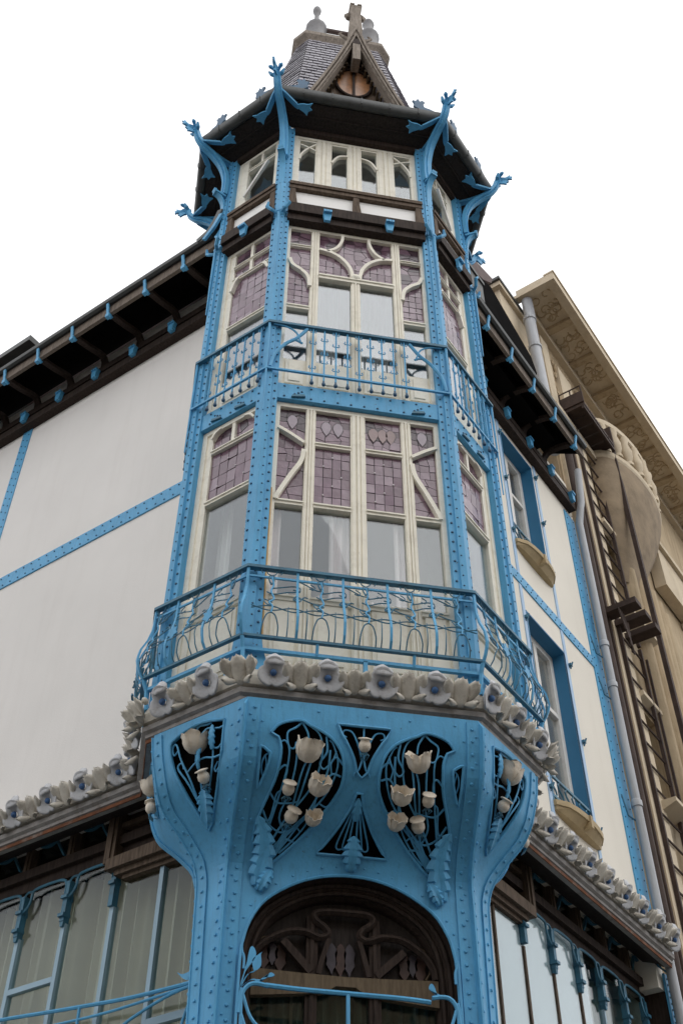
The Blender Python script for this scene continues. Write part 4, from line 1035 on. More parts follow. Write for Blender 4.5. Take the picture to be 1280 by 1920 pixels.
# fins, flange plates and rivets on the ridges
for sg, mp, q, pn in ((-1, mL, mLL, LP), (1, mR, mRR, RP)):
    nd = V((sg * math.sin(PI / 8), -math.cos(PI / 8), 0))
    zs = [5.71 - i * .05 for i in range(48)]
    b = MB(); b.bar([V((sg * PX, yF(z), z)) + nd * (.022 if i else .004) for i, z in enumerate(zs)], nd, [.012] + [.05] * 47, .014)
    fin = build('ridge_fin', b, 'blue', pn)
    for m_, s_ in ((mF, None), (mp, 1)):
        b = MB(); a, c = (sg * PX, sg * (PX - .085)) if m_ is mF else (.0, .085)
        rows = [[m_(a, z, .001), m_(a, z, .011), m_(c, z, .011), m_(c, z, .001)] for z in zs]
        b.loft(rows, False); fl_ = build('flange_plate', b, 'blue', pn)
        r = MB(); z = 5.66; i = 0
        while z > 3.5:
            u = (sg * (PX - .05)) if m_ is mF else .05
            p0 = m_(u, z, .011); p1 = m_(u, z, .05)
            r.rivet(p0, p1 - p0, .0125)
            if i % 2 == 0:
                u2 = (sg * (PX - .025)) if m_ is mF else .022; p0 = m_(u2, z - .05, .011); r.rivet(p0, p1 - m_(u, z, .011), .009)
            if i % 3 == 1 and z > 4.9:
                u3 = sg * (PX - .105) if m_ is mF else .115; p0 = m_(u3, z, .0); r.rivet(p0, p1 - m_(u, z, .011), .009)
            z -= .083; i += 1
        build('rivets', r, 'blue', pn, kind='stuff')
    # edge strip along the swept outer edge
    b = MB(); rows = []
    for z in zs:
        e = sm(z, L1); rows.append([mp(e - .075, z, .001), mp(e - .075, z, .011), mp(e + .006, z, .011), mp(e + .006, z, .001)])
    b.loft(rows, False); b.loft([[q(.0, z, .001), q(.0, z, .012), q(.07, z, .012), q(.07, z, .001)] for z in zs], False)
    b.tube([mp(sm(z, L1) + .004, z, .012) for z in zs], .007, 5)
    build('flange_plate', b, 'blue', pn)
    r = MB(); z = 5.66
    while z > 3.5:
        e = sm(z, L1) - .042; p0 = mp(e, z, .011); r.rivet(p0, mp(e, z, .05) - p0, .0125)
        p0 = q(.035, z - .03, .012); r.rivet(p0, q(.035, z - .03, .05) - p0, .0115)
        z -= .07 if 4.85 < z < 5.4 else .095
    build('rivets', r, 'blue', pn, kind='stuff')
    # lower swept edge of the flank
    b = MB(); rows = []
    for z in zs[:26]:
        e = sm(z, L0); rows.append([q(e - .06, z, .001), q(e - .06, z, .012), q(e, z, .012), q(e, z, .001)])
    b.loft(rows, False); build('flange_plate', b, 'blue', QL if sg < 0 else QR)
# light rivets round the arch
r = MB()
for x, z in arch[2:-2:2]:
    k = 1.06; p0 = mF(x * k, 4.25 + (z - 4.25) * 1.09, 0); r.rivet(p0, V((0, -1, 0)), .009)
for x in (-.6, -.3, 0.02, .3, .6): p0 = mF(x, 5.68, 0); r.rivet(p0, V((0, -1, 0)), .01)
build('rivets', r, 'blue', FP, kind='stuff')
t = MB(); t.tube([mF(x, z, .004) for x, z in arch], .010, 6); build('panel_rim', t, 'blue', FP)

# iron tendrils
def tendril(mp, pts, parent, r=.0075, o=-.012, mat='blue'):
    P = sm2(pts, 5); b = MB(); b.tube([mp(x, z, o) for x, z in P], r, 5, tip=r * .7); build('tendril', b, mat, parent, smooth=True)
def poppy(mp, x, z, r, parent, kind='open', tilt=0.0):
    r *= 1.12
    C0 = mp(x, z, .0); N = (mp(x, z, .1) - C0).normalized(); X = (mp(x + .05, z, 0) - C0).normalized(); Y = N.cross(X); Y = Y if Y.z > 0 else -Y
    ax = (Y * math.cos(tilt) + X * math.sin(tilt) + N * (.22 if kind == 'open' else .15)).normalized()
    b = MB()
    if kind == 'open':
        x0 = (X - ax * X.dot(ax)).normalized(); y0 = ax.cross(x0); B0 = C0 + N * ((.03 + r * .25) if mp is mF else .0) - ax * r * .95
        rn = random.Random(int(abs(x * 1000 + z * 7777)))
        prof = [(.10, 0), (.50, .12), (.82, .50), (.95, .95), (.92, 1.35), (1.0, 1.62)]
        for k in range(6):
            a0 = 2 * PI * k / 6 + rn.uniform(-.2, .2); hw_ = rn.uniform(.62, .78); hh = rn.uniform(.88, 1.12); fl_ = rn.uniform(-.12, .22); kk = 1.0 if k % 2 else .93; rings = []
            for q_, (pr, ph) in enumerate(prof):
                t = q_ / 5; row = []
                for j in range(9):
                    v = -1 + j / 4; a_ = a0 + v * hw_ * (1 - .25 * max(0, t - .6))
                    rad = r * kk * (pr + fl_ * max(0, t - .55) * 1.6 + .035 * math.cos(v * 9) * t); h = r * ph * hh - r * .30 * v * v * max(0, t - .5) * 2 + r * .05 * math.sin(v * 7 + k) * t
                    row.append((rad, a_, h))
                rings.append([B0 + (x0 * math.cos(a_) + y0 * math.sin(a_)) * rad + ax * h for rad, a_, h in row] + [B0 + (x0 * math.cos(a_) + y0 * math.sin(a_)) * (rad - .005) + ax * h for rad, a_, h in reversed(row)])
            b.loft(rings)
    else:
        b.lathe(C0 + N * .03 - ax * r * 1.2, ax, [(r * .25, 0), (r * .7, r * .25), (r * .98, r * .8), (r * .95, r * 1.35), (r * .72, r * 1.75), (r * .70, r * 1.9), (r * 1.12, r * 2.05), (r * 1.08, r * 2.2), (r * .5, r * 2.3), (r * .1, r * 2.35)], 16, 0, .05, 6, X)
    build('poppy_flower' if kind == 'open' else 'poppy_pod', b, 'poppy', parent, smooth=True)
    if kind == 'pod':
        c = MB()
        for k in range(4):
            a = -.9 + .6 * k; c.tube([C0 + N * .03 - ax * r * 1.15, C0 + N * .045 - ax * r * 1.7 + X * math.sin(a) * r * .9, C0 + N * .02 - ax * r * 2.4 + X * math.sin(a) * r * .5], .007, 5, tip=.003)
        build('pod_sepals', c, 'iron', parent)
for s, fl_s in ((-1, [(-.353, 5.423, .082, 'open', .15), (-.266, 5.262, .066, 'open', .35), (-.452, 5.235, .036, 'pod', .1), (-.41, 5.118, .040, 'pod', .3), (-.278, 5.118, .050, 'open', .2)]),
                (1, [(.352, 5.414, .072, 'open', -.1), (.262, 5.254, .064, 'open', .05), (.441, 5.24, .036, 'pod', 0), (.25, 5.132, .054, 'open', .15), (.395, 5.125, .040, 'pod', -.3)])):
    S = lambda pts: [(s * x, z) for x, z in pts]
    for x, z, r, kd, tl in fl_s:
        poppy(mF, x, z, r, FP, kd, tl)
        x = abs(x); bx = .50 + .05 * (.35 - x)
        tendril(mF, S([(bx, 4.90), (bx - .06, 5.0), (x + .03, z - .14), (x, z - .06)]), FP, .008)
    for top in ([(.55, 4.93), (.45, 5.08), (.30, 5.25), (.26, 5.42), (.285, 5.53), (.36, 5.585)], [(.54, 4.92), (.40, 5.05), (.22, 5.20), (.155, 5.35), (.19, 5.47), (.22, 5.50)],
                [(.57, 4.96), (.52, 5.12), (.475, 5.3), (.47, 5.42), (.50, 5.47), (.53, 5.46)], [(.40, 5.60), (.44, 5.56), (.49, 5.52), (.475, 5.44), (.44, 5.43), (.43, 5.47)],
                [(.40, 5.60), (.36, 5.53), (.352, 5.47)], [(.24, 5.52), (.23, 5.43), (.27, 5.36), (.24, 5.33), (.19, 5.38), (.17, 5.44)], [(.13, 5.30), (.18, 5.31), (.22, 5.28), (.24, 5.27)],
                [(.14, 5.22), (.19, 5.16), (.24, 5.17)], [(.53, 5.30), (.49, 5.33), (.47, 5.31), (.48, 5.24)], [(.56, 5.2), (.51, 5.16), (.44, 5.16), (.38, 5.17)], [(.59, 5.12), (.54, 5.06), (.46, 5.03), (.38, 5.06), (.34, 5.04)],
                [(.60, 5.02), (.54, 5.09), (.52, 5.19), (.50, 5.21)], [(.46, 4.93), (.40, 4.98), (.33, 5.05), (.30, 5.09)], [(.30, 5.47), (.335, 5.33), (.37, 5.2), (.43, 5.05), (.52, 4.92)], [(.21, 5.44), (.22, 5.3), (.28, 5.17), (.38, 5.04), (.5, 4.9)],
                [(.42, 5.47), (.42, 5.34), (.44, 5.2)], [(.12, 5.36), (.17, 5.40), (.20, 5.36), (.19, 5.31)]):
        tendril(mF, S(top), FP, .0075)
    tendril(mF, S([(.59, 5.39), (.62, 5.37), (.635, 5.32), (.62, 5.27), (.605, 5.31), (.615, 5.37)]), FP, .006)
    b = MB(); leafmesh(b, [mF(s * x, z, .012) for x, z in ((.555, 4.70), (.575, 4.80), (.555, 4.92), (.575, 5.03), (.62, 5.10))], V((0, -1, -.5)), .078, 5, .5, .03); build('acanthus_leaf', b, 'blue', FP, smooth=True)
    b = MB(); leafmesh(b, [mF(s * x, z, .02) for x, z in ((.57, 4.69), (.535, 4.76), (.50, 4.84))], V((0, -1, -.2)), .05, 3, .6, .03); build('acanthus_leaf', b, 'blue', FP, smooth=True)
poppy(mF, .002, 5.485, .036, FP, 'pod', 0)
for s in (-1, 1):
    tendril(mF, [(s * .01, 5.42), (s * .03, 5.48), (s * .075, 5.565), (s * .125, 5.575), (s * .135, 5.545), (s * .11, 5.53)], FP, .007)
    tendril(mF, [(0, 5.42), (s * .02, 5.35), (s * .045, 5.325), (s * .05, 5.31)], FP, .007, .004)
    for x in (.10, .06, .025): tendril(mF, [(s * .008, 5.2), (s * x * .6, 5.09), (s * x, 5.0), (s * x * .9, 4.975), (s * x * .6, 4.98)], FP, .007)
tendril(mF, [(0, 5.6), (0, 5.53)], FP, .007)
b = MB(); leafmesh(b, [mF(0, z, .015) for z in (4.865, 4.93, 4.99, 5.05)], V((0, -1, -.4)), .072, 3, .5, .03); build('acanthus_leaf', b, 'blue', FP, smooth=True)
b = MB(); leafmesh(b, [mF(0, z, .0) for z in (5.11, 5.16, 5.215)], V((0, -1, -.4)), .038, 2, .5, .01); build('acanthus_leaf', b, 'blue', FP, smooth=True)
for mp, pn, s in ((mL, LP, 1), (mR, RP, -1)):
    poppy(mp, .415, 5.565, .078, pn, 'open', -.1 * s); poppy(mp, .285, 5.325, .036, pn, 'pod', 0)
    b = MB(); leafmesh(b, [mp(x, z, .0) for x, z in ((.262, 5.47), (.275, 5.55), (.285, 5.64))], mp(.3, 5.5, 1) - mp(.3, 5.5, 0), .03, 3, .5, .01); build('acanthus_leaf', b, 'blue', pn, smooth=True)
    b = MB(); leafmesh(b, [mp(x, z, .0) for x, z in ((.225, 5.08), (.24, 5.15), (.265, 5.22), (.29, 5.27))], mp(.3, 5.5, 1) - mp(.3, 5.5, 0), .075, 4, .5, .02); build('acanthus_leaf', b, 'blue', pn, smooth=True)
    b = MB(); leafmesh(b, [mp(x, z, .0) for x, z in ((.36, 5.38), (.365, 5.45), (.36, 5.54))], mp(.3, 5.5, 1) - mp(.3, 5.5, 0), .02, 2, .5, .02); build('acanthus_leaf', b, 'blue', pn, smooth=True)
    for pts in ([(.24, 5.12), (.25, 5.25), (.255, 5.4), (.265, 5.5)], [(.24, 5.12), (.27, 5.2), (.285, 5.28)], [(.25, 5.12), (.33, 5.3), (.40, 5.46), (.43, 5.54)], [(.26, 5.13), (.40, 5.3), (.53, 5.48), (.59, 5.60), (.62, 5.585), (.60, 5.53), (.57, 5.55)],
                [(.28, 5.16), (.42, 5.30), (.53, 5.41), (.55, 5.45), (.52, 5.46), (.5, 5.42)], [(.18, 5.61), (.23, 5.60), (.33, 5.63), (.38, 5.60)], [(.18, 5.50), (.22, 5.47), (.27, 5.49), (.28, 5.53)], [(.18, 5.42), (.25, 5.42), (.33, 5.44), (.40, 5.43), (.46, 5.39)],
                [(.3, 5.66), (.34, 5.66), (.40, 5.67), (.43, 5.645)], [(.18, 5.36), (.21, 5.33), (.23, 5.35), (.21, 5.385)]): tendril(mp, pts, pn, .0075)
for mp, pn in ((mLL, QL), (mRR, QR)):
    poppy(mp, .33, 5.55, .07, pn, 'open', 0); poppy(mp, .25, 5.36, .036, pn, 'pod', 0)
    for pts in ([(.2, 5.3), (.28, 5.42), (.33, 5.5)], [(.2, 5.3), (.36, 5.4), (.48, 5.55)]): tendril(mp, pts, pn)
# solid core so the basket and columns are not hollow from behind
for sg, mp, q in ((-1, mL, mLL), (1, mR, mRR)):
    b = MB(); rows = []
    for i in range(24):
        z = 3.3 + i * .068
        e1, e0 = sm(z, L1), sm(z, L0)
        rows.append([mp(e1, z) + V((0, e0, 0)), mF(sg * .66, z) + V((0, .22, 0)), mF(sg * .66, z) + V((0, .19, 0)), mp(e1, z) + V((0, e0 - .03, 0))])
    b.loft(rows, True, True); build('column_back', b, 'blue', H)
    b = MB(); zc = 3.32
    pl = [mF(sg * .655, zc), V((sg * PX, yF(zc), zc)), mp(.2, zc), q(.12, zc), mF(sg * .655, zc) + V((0, .2, 0))]
    b.prism([V((p.x, p.y, -.01)) for p in pl], (0, 0, 3.32)); build('column', b, 'blue', H)

# ------------------------------------------------------------------ door in the arch
DF = Fr((0, .44, 0), (1, 0, 0), (0, -1, 0))
def archring(k, o): return [DF.p(x * k, o, z if z < 4.26 else 4.25 + (z - 4.25) * k) for x, z in arch]
b = MB(); b.loft([archring(1.0, -.024), archring(1.0, -.16), archring(.955, -.16), archring(.955, -.12), archring(.93, -.12), archring(.93, -.15), archring(.885, -.15), archring(.86, -.19), archring(.86, -.24)], False)
DR = build('entrance_door', b, 'brown', H, smooth=False)
for k, o, r_ in ((.975, -.115, .018), (.905, -.13, .016)):
    t = MB(); t.tube(archring(k, o), r_, 6); build('arch_moulding', t, 'brown', DR, smooth=True)
b = MB(); b.box(DF, -.60, .60, -.27, -.235, 4.2, 4.80); build('tympanum_panel', b, 'soffit', DR)
top = [(-.57, 4.285), (-.3, 4.275), (0, 4.268), (.3, 4.275), (.57, 4.285)]; bot = [(.57, 4.125), (.45, 4.135), (.3, 4.15), (.15, 4.165), (.10, 4.185), (.06, 4.21), (-.06, 4.21), (-.10, 4.185), (-.15, 4.165), (-.3, 4.15), (-.45, 4.135), (-.57, 4.125)]
b = MB(); b.prism([DF.p(x, -.20, z) for x, z in top + bot], DF.N * .05); build('door_transom', b, 'oak', DR)
for x in (-.205, .185):
    b = MB(); b.box(DF, x - .035, x + .035, -.24, -.175, 2.2, 4.64); b.box(DF, x - .012, x + .012, -.175, -.165, 2.2, 4.6); build('door_stile', b, 'brown', DR)
whip = sm2([(-.585, 4.30), (-.565, 4.37), (-.50, 4.45), (-.37, 4.52), (-.25, 4.53), (-.16, 4.50), (-.11, 4.525), (-.13, 4.565), (-.19, 4.61), (-.19, 4.65), (-.12, 4.668), (0, 4.67), (.12, 4.668), (.17, 4.65), (.17, 4.61), (.11, 4.565), (.09, 4.525), (.14, 4.50), (.23, 4.53), (.36, 4.52), (.49, 4.44), (.545, 4.36), (.56, 4.29)], 4)
t = MB(); t.tube([DF.p(x, -.165, z) for x, z in whip], .024, 7); t.tube([DF.p(x, -.145, z) for x, z in whip], .010, 5); build('whiplash_moulding', t, 'brown', DR, smooth=True)
for pts in ([(-.385, 4.47), (-.21, 4.29)], [(.37, 4.45), (.19, 4.29)], [(-.10, 4.5), (-.14, 4.38), (-.165, 4.28)], [(.085, 4.5), (.12, 4.38), (.145, 4.28)]):
    b = MB(); b.bar([DF.p(x, -.18, z) for x, z in sm2(pts, 4)], DF.N, .05, .045 if len(pts) == 2 else .03); build('door_brace', b, 'brown', DR)
M['leafbrown'] = material('russet_leaf_glass', (.05, .025, .02), .5, .3, 20); M['leafgrey'] = material('mauve_leaf_glass', (.05, .042, .055), .4, .3, 20)
for cx_, cz_ in ((-.44, 4.40), (.43, 4.39), (-.02, 4.42)):
    for k, (dx, h_, mt) in enumerate(((-.05, .17, 'leafbrown'), (.0, .13, 'leafgrey'), (.05, .18, 'leafbrown')) if cx_ != -.02 else ((-.055, .18, 'leafgrey'), (0, .20, 'leafbrown'), (.055, .19, 'leafgrey'))):
        b = MB(); b.prism([DF.p(cx_ + dx + x * .036, -.232, cz_ + .06 - y * h_) for x, y in ((-.5, 0), (-1, .25), (-.8, .5), (-.95, .65), (-.3, .85), (0, 1), (.3, .8), (.95, .6), (.75, .45), (1, .2), (.5, 0), (0, -.1))], DF.N * .016); build('leaf_inlay', b, mt, DR)
for s, c_ in ((-1, -.47), (1, .46)):
    t = MB(); t.tube([DF.p(c_ + s * x, -.215, z) for x, z in sm2([(-.06, 4.49), (.03, 4.50), (.075, 4.44), (.08, 4.36), (.05, 4.31)], 4)], .008, 5); build('tendril', t, 'oak', DR)
for a, c in ((-.57, -.24), (-.17, .15), (.22, .57)):
    b = MB(); b.box(DF, a, c, -.232, -.226, 2.2, 4.2); build('pane', b, 'glass_shop', DR)
M['greencurtain'] = material('grey_green_curtain', (.20, .25, .22), .95, .15, 3)
dk = drape(DF, -.6, .6, -.36, 2.2, 4.3, 'greencurtain', amp=.03)
b = MB(); b.box(DF, -.6, .6, -.26, -.18, 0, 2.2); build('door_leaf', b, 'brown', DR)
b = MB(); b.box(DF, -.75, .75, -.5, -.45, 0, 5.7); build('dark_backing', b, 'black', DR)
# iron grille in front of the door
GR = MB(); o = .03
GR.tube([DF.p(x, o, z) for x, z in sm2([(-.50, 4.115), (-.3, 4.105), (0, 4.10), (.3, 4.095), (.47, 4.085)], 4)], .014, 6)
DG = build('door_grille', GR, 'blue', H, smooth=True)
def gt(pts, r=.010, mat='blue', tip=None, fr=DF, o=o, parent=None):
    b = MB(); b.tube([fr.p(x, o, z) for x, z in sm2(pts, 5)], r, 6, tip=tip); build('grille_bar', b, mat, parent or DG, smooth=True)
gt([(-.02, 4.10), (-.02, 3.4)], .012)
for s, x0 in ((-1, -.645), (1, .64)):
    S = lambda q: [(x0 - s * x, z) for x, z in q]
    gt(S([(.16, 4.11), (.10, 4.12), (.05, 4.11), (.015, 4.06), (.0, 3.95)]), .013)
    for e in ((.02, 3.4), (.05, 3.4), (.10, 3.5), (.17, 3.6)): gt(S([(.008, 4.09), (.012, 3.95), (e[0], e[1])]), .010)
    gt(S([(.02, 4.05), (.07, 3.93), (.16, 3.85), (.30, 3.78)]), .010)
    gt(S([(-.012, 3.4), (-.012, 4.26), (.0, 4.29), (.012, 4.26), (.012, 4.2)]), .008)
    for tp in (([(.0, 4.09), (.02, 4.18), (.055, 4.26), (.05, 4.33)], [(.0, 4.09), (.04, 4.17), (.09, 4.2), (.085, 4.27), (.11, 4.30)], [(.0, 4.09), (.06, 4.14), (.12, 4.135), (.145, 4.17), (.19, 4.17)]) if s < 0 else ([(.05, 4.11), (.10, 4.125), (.15, 4.14), (.155, 4.19)],)):
        P = S(tp); b = MB(); pp = sm2(P, 5); k = len(pp)
        b.bar([DF.p(x, o, z) for x, z in pp], V((s * -.8, 0, .6)), [.012 + .05 * math.sin(PI * max(0, (i / (k - 1) - .35) / .65)) ** 1.0 if i / (k - 1) > .35 else .012 for i in range(k)], .008); build('grille_leaf', b, 'blue', DG, smooth=True)

# ------------------------------------------------------------------ balcony railings
B1 = thing('balcony_railing', (0, -.1, 6.1), 'lower bellied blue wrought iron balcony railing with vine knots just above the flower frieze', 'railing')
B1P = [(6.16, .085), (6.215, .105), (6.27, .145), (6.36, .165), (6.45, .15), (6.55, .11), (6.66, .085), (6.84, .08)]
def bo(z): return interp(z, [p[0] for p in B1P], [p[1] for p in B1P])
BS = [('LL', LL, .03, LLW, 3), ('L', L, .0, SD, 2), ('F', F, -HW, HW, 5), ('R', R, .0, SD, 2), ('RR', RR, .03, LLW, 3)]
def mring(o, z):
    return [LL.p(LLW, o, z), mit(L, SD, LL, o) + V((0, 0, z)), mit(F, -HW, L, o) + V((0, 0, z)), mit(F, HW, R, o) + V((0, 0, z)), mit(R, SD, RR, o) + V((0, 0, z)), RR.p(LLW, o, z)]
def ringrail(name, prof, parent, mat='iron'):
    b = MB(); b.loft([mring(o, z) for o, z in prof + prof[:1]], False); return build(name, b, mat, parent)
ringrail('top_rail', [(.055, 6.835), (.10, 6.835), (.10, 6.86), (.055, 6.86)], B1)
ringrail('bottom_rail', [(.085, 6.205), (.115, 6.205), (.115, 6.225), (.085, 6.225)], B1)
ringrail('foot_rail', [(.045, 6.12), (.075, 6.12), (.075, 6.145), (.045, 6.145)], B1, 'blue')
ringrail('middle_rail', [(.068, 6.76), (.082, 6.76), (.082, 6.775), (.068, 6.775)], B1, 'blue')
def curv(fr, pts, r, nm, mat='blue', parent=B1, tip=None, do=0.0):
    b = MB(); b.tube([fr.p(u, bo(z) + do, z) for u, z in sm2(pts, 4)], r * .74, 5, tip=tip); build(nm, b, 'iron' if nm in ('tendril', 'vine_curl') else mat, parent, smooth=True)
random.seed(5)
for nm, fr, u0, u1, n in BS:
    if nm == 'F': cs = [-.655, -.305, .02, .345, .68]; mids = [-.47, -.143, .18, .50]
    elif nm in ('L', 'R'): cs = [.10, .45, .78]; mids = [.275, .615]
    else: cs = [.2, .52]; mids = [.04, .36, .66]
    # two wavy strands along the belly
    for ph, zz in ((0, 6.43), (PI, 6.425)):
        k = int((u1 - u0) / .04); curv(fr, [(u0 + (u1 - u0) * i / k, zz + .020 * math.sin(u0 * 9 + (u1 - u0) * i / k * 19.2 + ph)) for i in range(k + 1)], .0065, 'wavy_strand', 'iron')
    for c in cs:
        curv(fr, [(c - .056, 6.22), (c - .052, 6.29), (c - .03, 6.36), (c, 6.385), (c + .03, 6.36), (c + .052, 6.29), (c + .056, 6.22)], .007, 'hoop', 'iron')
        curv(fr, [(c, 6.385), (c + .01, 6.45), (c - .012, 6.5), (c + .022, 6.55), (c + .0, 6.63), (c + .016, 6.70), (c - .0, 6.77)], .0095, 'vine_stem')
        for s in (-1, 1):
            curv(fr, [(c, 6.78), (c + s * .03, 6.80), (c + s * .04, 6.835), (c + s * .075, 6.83), (c + s * .065, 6.80)], .006, 'vine_curl')
            curv(fr, [(c, 6.70), (c + s * .02, 6.75), (c + s * .012, 6.79)], .009, 'vine_curl', tip=.004)
        curv(fr, [(c + .01, 6.50), (c - .05, 6.53), (c - .03, 6.47), (c + .01, 6.46)], .006, 'vine_curl')
    for c in mids:
        b = MB(); b.bar([fr.p(c, bo(z), z) for z in [6.215 + .0525 * i for i in range(12)] + [6.84]], fr.N, .010, .018); build('baluster', b, 'blue', B1)
        for k, s in ((0, -1), (1, 1)):
            d = s * .065; curv(fr, [(c + d, 6.22), (c + d, 6.30), (c + d * 1.02, 6.40), (c + d * .98, 6.46)], [.007] * 1 and .007, 'picket', 'iron', tip=.003)
        curv(fr, [(c - .028, 6.57), (c - .005, 6.60), (c + .028, 6.57), (c + .0, 6.545), (c - .028, 6.57)], .008, 'vine_curl')
        curv(fr, [(c + .028, 6.575), (c + .05, 6.6), (c + .075, 6.595)], .008, 'vine_curl', tip=.004)
    # slanting tendrils tying the stems
    allp = sorted([(c, 0) for c in cs] + [(c, 1) for c in mids])
    for (a, ka), (c, kc) in zip(allp, allp[1:]):
        z1, z2 = (6.70, 6.74) if ka else (6.76, 6.70)
        curv(fr, [(a, 6.66 if not ka else 6.755), (a + (c - a) * .3, 6.675 if not ka else 6.735), (a + (c - a) * .8, 6.70 if not ka else 6.69), (c + .015, 6.695 if not ka else 6.685), (c + .02, 6.665)], .0065, 'tendril')
        curv(fr, [(a - .03, 6.555 if ka else 6.62), (a + .02, 6.58 if ka else 6.60), (a + (c - a) * .6, 6.545 if ka else 6.635), (c + .02, 6.51 if ka else 6.655), (c - .03, 6.49 if ka else 6.67)], .0065, 'tendril')
        if random.random() < .9: curv(fr, [(a + (c - a) * .55, 6.74), (a + (c - a) * .75, 6.715), (a + (c - a) * .7, 6.69), (a + (c - a) * .5, 6.70)], .0055, 'tendril')
for frA, uA, frB in ((F, -HW, L), (F, HW, R), (L, SD, LL), (R, SD, RR)):
    d = (frA.N + frB.N).normalized(); s = d.cross(ZV)
    b = MB(); b.bar([corner(frA, uA, frB, bo(z)) + V((0, 0, z)) for z in [6.20 + .05 * i for i in range(13)] + [6.84]], s, .02, .014)
    b.tube([corner(frA, uA, frB, .10) + V((0, 0, 6.205)), corner(frA, uA, frB, .07) + V((0, 0, 6.13)), corner(frA, uA, frB, .05) + V((0, 0, 5.97))], .016, 6)
    build('corner_standard', b, 'blue', B1)
for u in (-.32, .35):
    b = MB(); b.tube([F.p(u, .10, 6.215), F.p(u, .07, 6.13)], .012, 6); build('rail_stay', b, 'blue', B1)
b = MB(); b.box(F, .0, .028, .045, .075, 5.98, 6.13); build('rail_stay', b, 'blue', B1)
for s, fr in ((-1, LL), (1, RR)):
    for k in range(4):
        z = 6.3 + .12 * k; curv(fr, [(.3, z), (.33, z + .03), (.36, z), (.34, z - .02)], .012, 'vine_curl', do=.02)
# vine leaves on the belly
for nm, fr, u0, u1, n in BS:
    for i in range(2 if nm != 'F' else 0):
        u = u0 + (u1 - u0) * (.3 + .4 * i); b = MB()
        b.prism([fr.p(u + x * .05, bo(6.47) + .01, 6.47 + y * .06) for x, y in ((0, -1), (.5, -.5), (1, -.3), (.6, .1), (.8, .6), (.2, .5), (0, 1), (-.3, .5), (-.8, .6), (-.6, 0), (-1, -.4), (-.4, -.5))], fr.N * .008); build('vine_leaf', b, 'blue', B1)

B2 = thing('balcony_railing', (0, -.06, 9.1), 'upper blue iron railing of slim straight balusters between the two tiers of bay windows', 'railing')
ringrail('top_rail', [(.03, 9.80), (.075, 9.80), (.075, 9.83), (.03, 9.83)], B2)
ringrail('bottom_rail', [(.045, 9.145), (.065, 9.145), (.065, 9.165), (.045, 9.165)], B2, 'blue')
for nm, fr, us in (('F', F, [-.416 + .1043 * i for i in range(9)]), ('L', L, [.069 + .0937 * i for i in range(7)]), ('R', R, [.10 + .0937 * i for i in range(7)]), ('LL', LL, [.1 + .1 * i for i in range(6)]), ('RR', RR, [.1 + .1 * i for i in range(6)])):
    for i, u in enumerate(us):
        b = MB(); b.tube([fr.p(u, .052, 9.81), fr.p(u, .052, 9.09), fr.p(u, .05, 9.06)], .0085, 5)
        bal = build('baluster', b, 'blue', B2)
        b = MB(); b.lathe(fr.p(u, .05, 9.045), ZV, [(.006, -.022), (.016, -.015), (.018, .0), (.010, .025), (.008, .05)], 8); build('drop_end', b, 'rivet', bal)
        b = MB()
        for zc in ((9.77, 9.60, 9.25) if i % 2 == 0 else (9.66, 9.46, 9.40 - .06)):
            for s in (-1, 1):
                b.tube([fr.p(u + s * x, .056, zc + z) for x, z in ((.006, -.015), (.022, -.022), (.032, -.006), (.022, .008), (.027, .018))], .0055, 4)
        build('baluster_scroll', b, 'blue', bal, kind='stuff')
for s in (-1, 1):     # curved corner braces on the front
    for pts, r in (([(s * .78, 9.18), (s * .75, 9.36), (s * .66, 9.53), (s * .56, 9.64), (s * .47, 9.79)], .016), ([(s * .775, 9.80), (s * .66, 9.785), (s * .57, 9.72), (s * .53, 9.60)], .009), ([(s * .60, 9.60), (s * .56, 9.60), (s * .51, 9.57)], .011)):
        b = MB(); b.tube([F.p(u, .052, z) for u, z in sm2(pts, 5)], r, 6); build('corner_brace', b, 'blue', B2, smooth=True)
for frA, uA, frB in ((F, -HW, L), (F, HW, R), (L, SD, LL), (R, SD, RR)):
    b = MB(); c = corner(frA, uA, frB, .055); b.tube([c + V((0, 0, 9.81)), c + V((0, 0, 9.12)), c + V((0, 0, 8.6))], .013, 6, tip=.006); build('corner_standard', b, 'blue', B2)
b = MB(); b.tube([F.p(-.695, -.028, 7.78), F.p(-.695, -.024, 7.2), F.p(-.692, -.024, 6.2)], .010, 6); o_ = build('ochre_cable', b, 'hose', None)
o_['label'] = 'ochre cable running down the left edge of the front bay window'; o_['category'] = 'cable'

